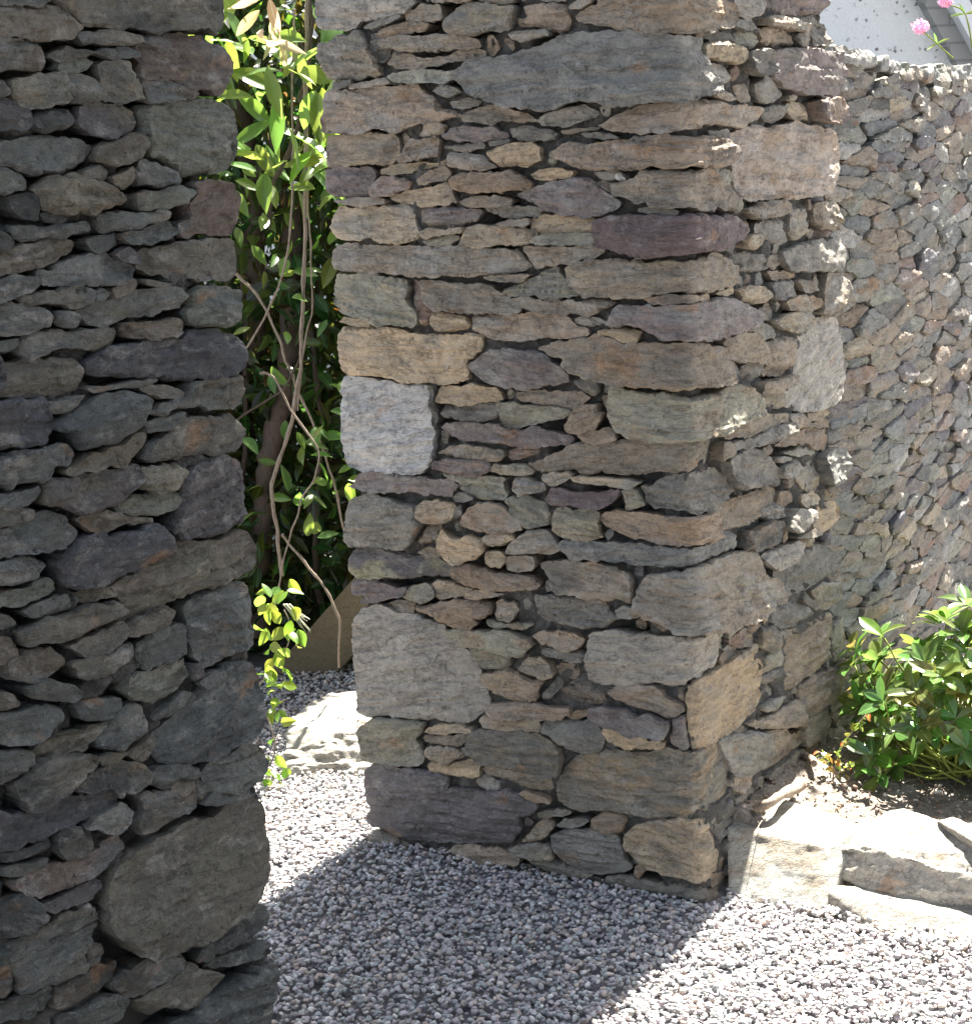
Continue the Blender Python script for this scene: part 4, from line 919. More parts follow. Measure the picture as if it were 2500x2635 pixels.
K = {'block': [[0.489, 3.513, -0.02], [0.668, 3.4, -0.02], [0.501, 3.618, 0.1], [0.515, 3.642, 0.102], [0.684, 3.537, 0.1], [0.686, 3.507, 0.095], [0.638, 3.706, 0.13], [0.784, 3.554, 0.12], [0.539, 3.66, 0.11], [0.7, 3.494, 0.1], [0.638, 3.706, -0.03], [0.784, 3.554, -0.03], [0.539, 3.66, -0.03], [0.7, 3.494, -0.03]], 'rock': [[0.705, 3.508, 0.04], [0.704, 3.53, 0.075], [0.725, 3.556, 0.09], [0.774, 3.43, 0.015], [0.839, 3.378, 0.015], [0.949, 3.336, 0.015], [1.061, 3.283, 0.015], [0.868, 3.435, 0.11], [0.772, 3.48, 0.105], [1.055, 3.272, 0.09], [0.792, 3.553, 0.12], [0.889, 3.593, 0.14], [0.942, 3.501, 0.14], [1.031, 3.354, 0.13], [0.792, 3.553, 0.0], [0.889, 3.593, 0.0], [0.942, 3.501, 0.0], [1.031, 3.354, 0.0]], 'slab': [[0.676, 3.425, -0.02], [0.796, 3.293, -0.02], [0.932, 3.214, -0.02], [1.043, 3.172, -0.02], [0.683, 3.445, 0.025], [0.74, 3.405, 0.028], [0.878, 3.308, 0.025], [1.06, 3.231, 0.025], [0.711, 3.461, 0.03], [1.071, 3.317, 0.03], [0.711, 3.461, -0.03], [1.071, 3.317, -0.03]], 'thin': [[0.937, 3.521, 0.13], [0.956, 3.461, 0.13], [1.025, 3.281, 0.125], [0.932, 3.495, 0.15], [1.023, 3.274, 0.145], [0.964, 3.494, 0.16], [0.99, 3.439, 0.16], [1.044, 3.295, 0.16], [0.964, 3.494, 0.12], [0.99, 3.439, 0.12], [1.044, 3.295, 0.12]], 'gap': [[-0.56, 4.317, -0.02], [-0.308, 4.285, -0.02], [-0.545, 4.43, 0.075], [-0.553, 4.351, 0.045], [-0.318, 4.399, 0.09], [-0.535, 4.542, 0.09], [-0.447, 4.627, 0.11], [-0.301, 4.596, 0.12], [-0.535, 4.542, -0.03], [-0.447, 4.627, -0.03], [-0.301, 4.596, -0.03]], 'board': [[-0.8, 5.15, -0.124], [-0.618, 5.15, 0.07], [-0.416, 5.15, 0.286], [-0.283, 5.15, 0.427], [-0.294, 5.15, 0.192], [-0.412, 5.15, 0.066], [-0.514, 5.15, -0.041], [-0.661, 5.15, -0.192]], 'vines': [['bare', 0.0062, 0.004, [[-0.574, 4.55, 1.013], [-0.56, 4.55, 1.013], [-0.538, 4.55, 0.996], [-0.522, 4.55, 0.968], [-0.502, 4.55, 0.918], [-0.481, 4.55, 0.886], [-0.458, 4.55, 0.848], [-0.432, 4.55, 0.795], [-0.446, 4.55, 0.74], [-0.484, 4.55, 0.673], [-0.505, 4.55, 0.615], [-0.527, 4.55, 0.559], [-0.547, 4.55, 0.501], [-0.568, 4.55, 0.415], [-0.594, 4.55, 0.334]]], ['vine', 0.006, 0.006, [[-0.442, 4.7, 1.933], [-0.459, 4.7, 1.738], [-0.473, 4.7, 1.513], [-0.486, 4.7, 1.386], [-0.502, 4.7, 1.309], [-0.533, 4.7, 1.212], [-0.563, 4.7, 1.155], [-0.621, 4.7, 1.068], [-0.663, 4.7, 1.001]]], ['vine', 0.004, 0.005, [[-0.423, 4.8, 1.938], [-0.434, 4.8, 1.662], [-0.445, 4.8, 1.43], [-0.444, 4.8, 1.383], [-0.447, 4.8, 1.299], [-0.449, 4.8, 1.172], [-0.465, 4.8, 1.1], [-0.486, 4.8, 1.02], [-0.509, 4.8, 0.871]]], ['vine', 0.01, 0.011, [[-0.4, 4.75, 2.11], [-0.435, 4.75, 1.667], [-0.46, 4.75, 1.283], [-0.475, 4.75, 1.125], [-0.488, 4.75, 1.006], [-0.507, 4.75, 0.912], [-0.531, 4.75, 0.815], [-0.57, 4.75, 0.723], [-0.588, 4.75, 0.641], [-0.582, 4.75, 0.529], [-0.573, 4.75, 0.416]]], ['vine', 0.008, 0.007, [[-0.671, 4.95, 1.242], [-0.615, 4.95, 1.171], [-0.567, 4.95, 1.059], [-0.509, 4.95, 0.875], [-0.449, 4.95, 0.702], [-0.406, 4.95, 0.468]]], ['vine', 0.007, 0.006, [[-0.548, 4.6, 0.57], [-0.514, 4.6, 0.514], [-0.475, 4.6, 0.463], [-0.451, 4.6, 0.429], [-0.427, 4.6, 0.384], [-0.413, 4.6, 0.345], [-0.409, 4.6, 0.289], [-0.415, 4.6, 0.234], [-0.419, 4.6, 0.189]]], ['vine', 0.003, 0.0035, [[-0.532, 4.4, 0.415], [-0.521, 4.4, 0.38], [-0.525, 4.4, 0.333], [-0.553, 4.4, 0.283], [-0.592, 4.4, 0.236], [-0.615, 4.4, 0.196], [-0.598, 4.4, 0.142], [-0.58, 4.4, 0.059], [-0.589, 4.4, 0.004], [-0.636, 4.4, -0.049]]], ['branch', 0.013, 0.011, [[-0.399, 4.9, 1.785], [-0.407, 4.9, 1.775], [-0.453, 4.9, 1.727], [-0.468, 4.9, 1.645], [-0.512, 4.9, 1.542], [-0.548, 4.9, 1.477], [-0.566, 4.9, 1.371]]], ['branch', 0.01, 0.013, [[-0.41, 4.95, 2.069], [-0.415, 4.95, 1.987], [-0.423, 4.95, 1.903], [-0.436, 4.95, 1.813], [-0.443, 4.95, 1.736]]], ['branch', 0.0055, 0.0065, [[-0.496, 4.9, 1.018], [-0.52, 4.9, 0.972], [-0.563, 4.9, 0.913], [-0.62, 4.9, 0.876], [-0.681, 4.9, 0.842], [-0.73, 4.9, 0.813]]], ['trunk', 0.03, 0.035, [[-0.538, 5.3, 1.415], [-0.564, 5.3, 1.096], [-0.596, 5.3, 0.858], [-0.658, 5.3, 0.648], [-0.686, 5.3, 0.495], [-0.702, 5.3, 0.339], [-0.722, 5.3, 0.086]]], ['trunk', 0.03, 0.035, [[-0.618, 5.35, 2.054], [-0.654, 5.35, 1.945], [-0.676, 5.35, 1.834], [-0.679, 5.35, 1.665], [-0.663, 5.35, 1.377], [-0.685, 5.35, 0.963]]]], 'house': {'wall': [[1.187, 8.0, 1.426], [1.972, 8.0, 1.397], [1.95, 8.0, 2.741], [1.195, 8.0, 2.768]], 'brick': [[1.968, 8.0, 1.397], [2.75, 8.0, 1.367], [2.699, 8.0, 2.713], [1.946, 8.0, 2.741]], 'verge': [[2.033, 8.0, 2.095], [2.119, 8.0, 2.092], [2.324, 8.0, 1.737], [2.238, 8.0, 1.741]]}, 'fl': [[1.181, 4.75, 1.829], [1.245, 4.75, 1.892], [1.268, 4.75, 1.746], [1.323, 4.75, 1.744], [1.225, 4.75, 1.785], [1.297, 4.75, 1.857]], 'seed': [[0.738, 3.796, 0.12], [0.788, 3.89, 0.11], [0.84, 3.987, 0.1]], 'root': [[0.553, 3.639, 0.13], [0.585, 3.625, 0.15], [0.632, 3.672, 0.155], [0.677, 3.756, 0.14]], 'root2': [[0.74, 4.037, 0.1], [0.739, 3.944, 0.13], [0.744, 3.876, 0.14]]}
# ================================================================ small rocks, pebbles
def hull_variants(n, seed, sc=(1, .72, .5), pts=15):
    out = []; rs = np.random.RandomState(seed)
    for i in range(n):
        bm = bmesh.new(); v = rs.normal(size=(pts, 3)); v /= np.linalg.norm(v, axis=1)[:, None]; v *= rs.uniform(.8, 1, (pts, 1))
        for q in v*np.array(sc)*rs.uniform(.8, 1.2, 3): bm.verts.new(q)
        r = bmesh.ops.convex_hull(bm, input=bm.verts); bmesh.ops.triangulate(bm, faces=bm.faces)
        bm.verts.ensure_lookup_table(); bm.verts.index_update()
        used = [q for q in bm.verts if q.link_faces]; ix = {q: k for k, q in enumerate(used)}
        out.append((np.array([q.co[:] for q in used]), np.array([[ix[q] for q in f.verts] for f in bm.faces]))); bm.free()
    return out
def scatter(name, pos, size, mat, cols, seed, variants, flat=.5, smooth=False):
    rs = np.random.RandomState(seed); V = []; Fc = []; T = []; n = 0; N = len(pos)
    which = rs.randint(0, len(variants), N)
    for k, (bv, bf) in enumerate(variants):
        m = np.nonzero(which == k)[0]
        if not len(m): continue
        a = rs.uniform(0, 2*np.pi, len(m)); t1 = rs.normal(0, flat, len(m)); t2 = rs.normal(0, flat, len(m))
        ca, sa = np.cos(a), np.sin(a); Z = np.zeros(len(m)); O = np.ones(len(m))
        Rz = np.stack([ca, -sa, Z, sa, ca, Z, Z, Z, O], 1).reshape(-1, 3, 3)
        Rx = np.stack([O, Z, Z, Z, np.cos(t1), -np.sin(t1), Z, np.sin(t1), np.cos(t1)], 1).reshape(-1, 3, 3)
        Ry = np.stack([np.cos(t2), Z, np.sin(t2), Z, O, Z, -np.sin(t2), Z, np.cos(t2)], 1).reshape(-1, 3, 3)
        W = (bv[None]@np.transpose(Rz@Rx@Ry, (0, 2, 1)))*size[m][:, None, None] + pos[m][:, None]
        V.append(W.reshape(-1, 3)); Fc.append((bf[None]+(np.arange(len(m))*len(bv))[:, None, None]).reshape(-1, 3)+n); n += len(m)*len(bv)
        T.append(np.repeat(cols[m], len(bv), axis=0))
    T = np.vstack(T)
    return tag(mesh_obj(name, np.vstack(V), np.vstack(Fc), mat, attrs={'tint': ('FLOAT_COLOR', np.c_[T, np.ones(len(T))])}, smooth=smooth), kind='stuff')
def project(P):
    v = P-np.array([0, 0, EYE]); w_ = v@np.array(F); return 1250+4530*(v@np.array(RT))/w_, 1317.5-4530*(v@np.array(UP))/w_
rs = np.random.RandomState(77)
kd = np.array([.85, -.525]); kd /= np.hypot(*kd)
def gravel_points(n, z, pad=170):
    P = np.c_[rs.uniform(-1.6, 2.4, n), rs.uniform(1.9, 5.2, n), np.full(n, z)]
    x, y = project(P); ok = (x > -pad) & (x < 2500+pad) & (y > 1500) & (y < 2635+pad)
    q = P[:, :2]-c0; sb = q@bd; hb = q@nB; sa = q@ad; ha = q@nA
    ok &= ~((sa < .01) & (sa > -LENA+.01) & (ha < -.005))                 # under the pillar
    ok &= ~((hb < -.0) & (sb < -1.30))                                   # under and behind the left wall
    ok &= ~((hb < .02) & (sb > 0) & (sa > 0))
    ok &= ~((sb > .10+.0*sa) & (hb > 0) & (q@np.array([-kd[1], kd[0]]) > .07))      # the planting bed
    P = P[ok]; P[:, 2] += fbm(P[:, :2]*2.2, 5, 2)*.010 + .004*np.clip(noise(P[:, :2]*9, 6), 0, 1); return P
PALG = np.array([(.20,.19,.20),(.175,.18,.185),(.24,.24,.235),(.20,.18,.185),(.155,.15,.155),(.235,.215,.19),(.19,.205,.198),(.28,.275,.265),(.25,.21,.185),(.17,.185,.19),(.215,.195,.205),(.14,.14,.145)])*np.array([2.12, 2.06, 2.0])
P = np.vstack([gravel_points(78000, -.008), gravel_points(74000, .0015)])
size = rs.uniform(.0056, .0102, len(P))*np.where(rs.rand(len(P)) < .12, .65, 1)
cols = PALG[rs.randint(0, len(PALG), len(P))]*rs.uniform(.68, 1.28, (len(P), 1))
tag(scatter('gravel', P, size, M_PEB, cols, 5, hull_variants(16, 3, (1, .76, .52), 22), .38), 'small grey and purple gravel covering the ground around the pillar')
# ================================================================ planting bed
def soil_z(P):
    q = P-c0; v = q@bd
    u = q@kd; hb = q@nB; return .078+.06*np.exp(-np.clip(hb, 0, 9)/.10)-.07*np.clip(v-.3, 0, 1)+fbm(P*6, 51, 3)*.012+np.maximum(0, fbm(P*28, 52, 3))*.020+fbm(P*90, 53, 2)*.006
n = 190; U, Vv = np.meshgrid(np.linspace(-.16, 1.5, n), np.linspace(.17, 1.7, n)); P2 = c0+U.reshape(-1, 1)*kd+Vv.reshape(-1, 1)*bd
zz = soil_z(P2); zz[:n] = -.03
i = np.arange(n*n).reshape(n, n); Fq = np.stack([i[:-1, :-1], i[:-1, 1:], i[1:, 1:], i[1:, :-1]], 2).reshape(-1, 4)
tag(mesh_obj('soil', np.c_[P2, zz], Fq, soil_material()), kind='structure')
m = 3600; uu, vv = rs.uniform(-.02, 1.2, m), rs.uniform(.19, 1.1, m); PP2 = c0+uu[:, None]*kd+vv[:, None]*bd
sz = rs.uniform(.002, .0075, m)*np.where(rs.rand(m) < .07, 2.2, 1)
PALS = np.array([(.14,.11,.085),(.18,.145,.115),(.10,.08,.06),(.30,.26,.21),(.22,.16,.12),(.38,.35,.30),(.20,.13,.09)])*1.7
tag(scatter('soil_crumbs', np.c_[PP2, soil_z(PP2)+sz*.2], sz, M_PEB, PALS[rs.randint(0, len(PALS), m)], 8, hull_variants(8, 9, (1, .7, .45), 12), .4), 'brown crumbs, chips and grit lying on the bare soil')
# ================================================================ single rocks
def rock(name, pts, label, cat, code, seed, e=.011, amp=.006, smooth=3, lam=.5):
    bm = bmesh.new()
    for p in pts: bm.verts.new(p)
    bmesh.ops.convex_hull(bm, input=bm.verts); bmesh.ops.delete(bm, geom=[v for v in bm.verts if not v.link_faces], context='VERTS')
    bmesh.ops.triangulate(bm, faces=bm.faces)
    for k in range(8):
        ed = [x for x in bm.edges if x.calc_length() > e]
        if not ed: break
        bmesh.ops.subdivide_edges(bm, edges=ed, cuts=1); bmesh.ops.triangulate(bm, faces=[f for f in bm.faces if len(f.verts) > 3])
    for k in range(smooth): bmesh.ops.smooth_vert(bm, verts=bm.verts, factor=.5, use_axis_x=True, use_axis_y=True, use_axis_z=True)
    bm.normal_update(); V = np.array([v.co[:] for v in bm.verts]); N = np.array([v.normal[:] for v in bm.verts])
    h = fbm(V*14+seed, 61, 4)*amp*1.6 + fbm(V*np.array([12, 12, 60])+seed, 62, 4)*amp*lam*1.8 + fbm(V*70+seed, 63, 3)*amp*.35
    tt = fbm(V*np.array([9, 9, 26])+seed, 64, 3)*4; h += (np.floor(tt)+np.clip((tt-np.floor(tt)-.4)*6, 0, 1))*amp*.30
    V2 = V+N*h[:, None]; Fc = [tuple(v.index for v in f.verts) for f in bm.faces]; bm.free()
    rr = random.Random(seed)
    o = mesh_obj(name, V2, Fc, M_STONE, attrs=stone_attrs(len(V), code, rr, V+seed*3.7), sharp=32)
    return tag(o, label, cat)
rock('kerb_stone', K['block'], 'squared pale yellowish block at the foot of the pillar corner, lit white by the sun', 'stone', 'C', 1, e=.009, amp=.0022, smooth=2, lam=.3)
rock('kerb_stone', K['rock'], 'rough grey slanting rock edging the soil bed, just right of the squared block', 'stone', 'l', 2, e=.009, amp=.006, smooth=3, lam=1)
rock('kerb_stone', K['slab'], 'low flat pale slab half sunk in the gravel under the slanting rock', 'stone', 'l', 3, amp=.0025, smooth=2)
rock('kerb_stone', K['thin'], 'thin pale flake of rock lying on the slanting rock at the right edge', 'stone', 'l', 4, e=.008, amp=.003, smooth=2)
rock('boulder', K['gap'], 'layered sunlit white boulder beyond the gateway, between the two pillars', 'stone', 'l', 5, e=.009, amp=.008, smooth=3, lam=1)
# ================================================================ leaves and stems
def leaf_batch(name, pos, dr, nm, L, W, mat, parent, tint, curl, fold, obov=0., off=None):
    t = np.array([0, .08, .22, .4, .58, .75, .9, 1.]); wt = np.sin(np.pi*t**.9)**.85*(1-.25*t)*1.12*(1+obov*(t-.5)*1.9); wt[0] = .05; wt[-1] = 0.02
    N = len(pos); pos = np.asarray(pos, float); dr = dr/np.linalg.norm(dr, axis=1)[:, None]
    sd_ = np.cross(nm, dr); sd_ /= np.linalg.norm(sd_, axis=1)[:, None]+1e-9; up = np.cross(dr, sd_)
    L = L[:, None, None]; W = W[:, None, None]; curl = curl[:, None, None]; fold = fold[:, None, None]
    T = t[None, :, None]; Y = np.array([-1., -.55, 0, .55, 1.])[None, None, :]; wv = wt[None, :, None]*W*.5
    y = Y*wv; x = T*L*(1-curl*.18*T*T)+0*y; ay = np.abs(Y)
    wob = np.random.RandomState(len(pos)).uniform(-1, 1, (N, 1, 1))
    z = -curl*L*T*T*.55 + fold*ay*wv + np.sin(T*9+wob*6)*.035*W*ay*Y*wob
    P = pos[:, None, None, :]+x[..., None]*dr[:, None, None, :]+y[..., None]*sd_[:, None, None, :]+z[..., None]*up[:, None, None, :]
    k = len(t)*5; idx = np.arange(k).reshape(len(t), 5)
    q = np.stack([idx[:-1, :-1], idx[1:, :-1], idx[1:, 1:], idx[:-1, 1:]], 2).reshape(-1, 4)
    Fc = (q[None]+(np.arange(N)*k)[:, None, None]).reshape(-1, 4)
    loc = np.stack([x+0*y+np.arange(N)[:, None, None]*.37, y, z*0], 3).reshape(-1, 3)
    tc = np.repeat(np.c_[tint, np.ones(N)], k, axis=0)
    return mesh_obj(name, P.reshape(-1, 3), Fc, mat, parent, {'tint': ('FLOAT_COLOR', tc), 'loc': ('FLOAT_VECTOR', loc)}, off=off)
def catmull(p, n=6):
    p = np.asarray(p, float); q = np.vstack([2*p[0]-p[1], p, 2*p[-1]-p[-2]]); out = []
    for i in range(1, len(q)-2):
        for t in np.linspace(0, 1, n, endpoint=False):
            a, b, c, d = q[i-1:i+3]; out.append(.5*((2*b)+(-a+c)*t+(2*a-5*b+4*c-d)*t*t+(-a+3*b-3*c+d)*t**3))
    out.append(p[-1]); return np.array(out)
def tube_geo(p, r0, r1, sides=7, seed=0, wob=.22):
    p = catmull(p, 8); p = p+np.stack([noise(p*22+seed, 91), noise(p*22+seed, 92), noise(p*22+seed, 93)], 1)*min(.006, r0*1.3)*(np.arange(len(p)) > 0)[:, None]; n = len(p); d = np.gradient(p, axis=0); d /= np.linalg.norm(d, axis=1)[:, None]+1e-9
    a = np.cross(d, [.3, 1, .2]); a /= np.linalg.norm(a, axis=1)[:, None]+1e-9; b = np.cross(d, a)
    r = np.linspace(r0, r1, n)*(1+wob*noise(np.c_[p*40, ] + seed, 71)+wob*.7*(np.arange(n) % 6 == 0))
    th = np.arange(sides)*2*np.pi/sides
    V = (p[:, None]+r[:, None, None]*(np.cos(th)[None, :, None]*a[:, None]+np.sin(th)[None, :, None]*b[:, None])).reshape(-1, 3)
    Fc = [(i*sides+j, i*sides+(j+1) % sides, (i+1)*sides+(j+1) % sides, (i+1)*sides+j) for i in range(n-1) for j in range(sides)]
    Fc += [tuple(range(sides-1, -1, -1)), tuple((n-1)*sides+j for j in range(sides))]
    return V, Fc
def tubes(name, lst, mat, parent=None, off=None):
    V = []; Fc = []; n = 0
    for k, (p, r0, r1) in enumerate(lst):
        v, f = tube_geo(p, r0, r1, seed=k); V.append(v); Fc += [tuple(j+n for j in q) for q in f]; n += len(v)
    return mesh_obj(name, np.vstack(V), Fc, mat, parent, off=off)
def rvec(n, s=1.): return rs.normal(0, s, (n, 3))
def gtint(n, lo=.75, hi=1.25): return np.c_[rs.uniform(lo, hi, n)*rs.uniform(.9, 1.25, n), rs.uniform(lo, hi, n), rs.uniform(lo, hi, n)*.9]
# ---- hedge behind the gateway
def hedge(name, box, n, label, leafL=.078, gap=None, top=None):
    (x0, x1), (y0, y1), (z0, z1) = box
    r = thing(name, ((x0+x1)/2, (y0+y1)/2, 0), label, 'hedge')
    P = np.c_[rs.uniform(x0, x1, n), y0+(y1-y0)*rs.beta(.8, 1.1, n), rs.uniform(z0, z1, n)]
    P[:, 1] += fbm(P*3, 81, 2)*.22; P[:, 2] += np.where(P[:, 2] > z1-.3, fbm(P*4, 82, 2)*.3, 0)
    ll = rs.uniform(.7, 1.25, n)*leafL
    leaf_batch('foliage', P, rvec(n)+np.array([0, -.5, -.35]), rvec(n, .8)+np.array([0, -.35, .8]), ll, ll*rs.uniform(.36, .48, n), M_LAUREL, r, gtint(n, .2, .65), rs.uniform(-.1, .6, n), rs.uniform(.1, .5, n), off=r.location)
    st = []
    for k in range(int((x1-x0)*22)):
        x = rs.uniform(x0, x1); y = rs.uniform(y0+.08, y1); q = [(x, y, 0)]
        for z in np.linspace(.3, z1-.15, 5): x += rs.uniform(-.07, .07); y += rs.uniform(-.05, .05); q.append((x, y, z))
        st.append((q, .012, .004))
    tubes('stems', st, M_BARK, r, off=r.location)
    return r
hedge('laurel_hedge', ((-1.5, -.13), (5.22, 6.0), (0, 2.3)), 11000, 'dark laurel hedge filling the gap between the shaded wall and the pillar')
hedge('garden_hedge', ((.35, 1.7), (6.2, 6.9), (0, 1.5)), 2600, 'low leafy hedge far behind the pillar')
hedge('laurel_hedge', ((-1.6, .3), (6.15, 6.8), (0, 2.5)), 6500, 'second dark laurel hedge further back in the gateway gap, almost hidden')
# ---- climber hanging in the gateway
cl = thing('climbing_plant', (-.5, 4.8, 0), 'climber with long bright green sunlit leaves and woody vines hanging in the gateway', 'climbing plant')
off = cl.location
for kind, r0, r1, pts in K['vines']:
    r0, r1 = r0*.52, r1*.52
    if kind in ('vine', 'bare', 'branch'): tubes('stem', [(pts, r0, r1)], M_VINE if kind != 'branch' else M_BARK, cl, off)
tr = [v for v in K['vines'] if v[0] == 'trunk']
for kind, r0, r1, pts in tr: tubes('trunk', [(pts, r0, r1)], M_BARK, cl, off)
fr = tubes('frayed_end', [([(-.527+.012*a, 4.42, .425), (-.505+.012*a, 4.41, .40+.008*b), (-.478+.018*a, 4.40, .372+.022*b)], .0022, .0008) for a, b in rs.uniform(-1, 1, (12, 2))], M_DRY, cl, off)
def bunch(n, box, L, dirm, nmm, tint=(1, 1, 1), spread=.55, mat=M_LAUREL, name='leaves', curl=(.0, .6), wr=(.34, .46)):
    lo, hi = np.array(box).T; P = rs.uniform(lo, hi, (n, 3)); ll = rs.uniform(*L, n)
    return leaf_batch(name, P, rvec(n, spread)+np.array(dirm), rvec(n, .5)+np.array(nmm), ll, ll*rs.uniform(*wr, n), mat, cl, gtint(n, .85, 1.2)*np.array(tint), rs.uniform(*curl, n), rs.uniform(.1, .6, n), off=off)
bunch(150, ((-.80, -.34), (4.60, 4.98), (1.46, 2.14)), (.075, .14), (.05, -.3, -.35), (0, -.5, .8), (1.2, 1.2, 1.05), .85)
bunch(26, ((-.72, -.36), (4.75, 5.1), (1.22, 1.55)), (.06, .10), (.1, -.2, -.8), (0, -.8, .4), (1, 1, 1), .5)
bunch(8, ((-.52, -.36), (4.60, 4.72), (1.62, 1.82)), (.10, .15), (.12, -.1, -1), (.1, -1, .1), (1.5, 1.35, 1.5), .16, curl=(-.1, .25), wr=(.26, .36))
bunch(9, ((-.54, -.44), (4.6, 4.68), (1.84, 2.0)), (.06, .12), (.0, -.1, -1), (.1, -1, .1), (1, 1, 1), .45, mat=M_DRY, name='withered_leaves', curl=(.4, 1.6), wr=(.16, .32))
bunch(34, ((-.68, -.36), (4.75, 5.0), (.55, 1.3)), (.05, .085), (.3, -.3, -.2), (0, -.5, .8), (.9, 1, .9), .7)
bunch(14, ((-.52, -.34), (4.7, 4.9), (.50, .72)), (.055, .085), (.3, -.4, .1), (0, -.4, .9), (1.1, 1.1, 1), .6)
bunch(34, ((-.585, -.495), (4.28, 4.42), (.26, .50)), (.035, .055), (-.1, -.3, -.5), (0, -.8, .5), (1.35, 1.35, .9), .6, wr=(.55, .7))
bunch(20, ((-.60, -.54), (4.22, 4.36), (.05, .30)), (.03, .05), (.1, -.3, .1), (0, -.6, .6), (1.35, 1.3, .8), .7, wr=(.5, .65))
bunch(10, ((-.60, -.52), (4.16, 4.26), (.00, .03)), (.02, .035), (.2, -.3, .5), (0, -.6, .6), (1.3, 1.25, .8), .7, wr=(.5, .65))  # low weeds on the ground, grouped with the climber's leaves
# ---- leaning board
bp = np.array(K['board']); nb = len(bp); Vb = np.vstack([bp, bp+np.array([.02, .05, 0])]).tolist()
def wood_material():
    t = NT('weathered_board'); g = t.n('ShaderNodeNewGeometry').outputs['Position']; n = t.noise(g, (14, 14, 60), 6); 
    c = t.mix(n, (.11, .09, .055), (.20, .165, .105)); f = t.noise(g, 190, 4, .7); c = t.mix(1, c, grey(t, t.rng(f, .3, .7, .75, 1.25)), 'MULTIPLY'); t.bump(f, .002, .7); return t.fin(c, .85, .2)
tag(mesh_obj('board', Vb, [tuple(range(nb-1, -1, -1)), tuple(range(nb, 2*nb))]+[(i, (i+1) % nb, nb+(i+1) % nb, nb+i) for i in range(nb)], wood_material(), smooth=False),
    'olive brown board leaning diagonally behind the white boulder in the gateway', 'board')
# ================================================================ glossy bush
sb = thing('glossy_bush', (1.13, 4.0, .08), 'evergreen bush with whorls of glossy green leaves growing in the soil bed', 'bush'); off = sb.location
PT = []; DR = []; ST = []
ctr = np.array([1.145, 4.04, .225]); rad = np.array([.31, .26, .245])
for k in range(165):
    d = rs.normal(size=3); d[2] = abs(d[2])*.9-.22 if k % 4 else d[2]*.5; d /= np.linalg.norm(d); 
    rr_ = rs.uniform(.25, 1.02)**.6; tip = ctr+d*rad*rr_; 
    if k >= 115: tip[2] = rs.uniform(.10, .22); d[2] = .25
    tip[2] = max(tip[2], .10)
    base = np.array([1.13, 4.0, .07])+rs.normal(0, .045, 3)*np.array([1, 1, 0]); mid = base*.45+tip*.55+rs.normal(0, .02, 3); mid[2] -= .02
    ST.append(([base, mid, tip-d*.006], .0034, .002)); nl = rs.randint(5, 9); ax = d*.8+np.array([0, -.05, .65]); ax /= np.linalg.norm(ax)
    a = np.cross(ax, [.2, .9, .1]); a /= np.linalg.norm(a); b = np.cross(ax, a); ph = rs.uniform(0, 6.3)
    for j in range(nl):
        th = ph+j*2*np.pi/nl+rs.uniform(-.25, .25); rd = a*math.cos(th)+b*math.sin(th); el = rs.uniform(.15, .75)
        PT.append(tip+rs.normal(0, .003, 3)); DR.append((rd*math.cos(el)+ax*math.sin(el), ax-rd*.3))
PT = np.array(PT); n = len(PT); ll = rs.uniform(.048, .084, n)
leaf_batch('leaves', PT, np.array([d[0] for d in DR]), np.array([d[1] for d in DR]), ll, ll*rs.uniform(.38, .48, n), M_SHRUB, sb, gtint(n, .7, 1.3), rs.uniform(-.1, .5, n), rs.uniform(.15, .5, n), obov=.55, off=off)
tubes('branches', ST, M_STEM, sb, off)
# ---- seedling and bits on the soil
sg = thing('seedling', tuple(K['seed'][1]), 'small leggy seedling with yellow and reddish leaves in the soil beside the pillar', 'seedling'); off = sg.location
x, y, z = K['seed'][1]; z -= .02
stm = [([(x, y, z), (x+.01, y, z+.05), (x+.035, y+.01, z+.10), (x+.085, y+.02, z+.155)], .0022, .001), ([(x, y, z), (x-.01, y, z+.04), (x-.03, y, z+.075)], .002, .001), ([(x, y, z), (x+.02, y-.01, z+.03), (x+.045, y-.01, z+.045)], .0016, .001)]
tubes('stem', stm, M_VINE, sg, off)
PL_ = np.vstack([catmull(s_[0])[5:] for s_ in stm]); PL_ = np.vstack([PL_, PL_+rs.normal(0, .006, PL_.shape)]); n = len(PL_); ll = rs.uniform(.013, .026, n)
leaf_batch('leaves', PL_, rvec(n, .8)+np.array([0, -.3, .2]), rvec(n, .5)+np.array([0, -.4, .8]), ll, ll*.5, M_SHRUB, sg, gtint(n)*np.where(rs.rand(n, 1) < .3, np.array([[4.5, 1.2, 1.5]]), np.array([[1.8, 1.25, 1]])), rs.uniform(0, .6, n), rs.uniform(.1, .5, n), off=off)
rp = np.array(K['root']); rp[:, 0] += .012
tag(tubes('root', [(rp, .009, .014)], M_VINE), 'bare brown root stub lying on the soil against the pillar foot', 'root')
tag(tubes('dry_stick', [(K['root2'], .013, .008)], M_VINE), 'short broken stick leaning on the wall above the seedling', 'stick')
tw = []
for k in range(26):
    u_, v_ = rs.uniform(.05, .8), rs.uniform(.15, .8); q = c0+u_*kd+v_*bd; z = float(soil_z(q[None])[0])+.004; d = rs.normal(0, .018, 2)
    tw.append(([(q[0], q[1], z), (q[0]+d[0], q[1]+d[1], z+.004), (q[0]+2*d[0], q[1]+2.2*d[1], z)], .0012, .0008))
tag(tubes('twigs', tw, M_VINE), 'fine dry twigs scattered over the soil', kind='stuff')
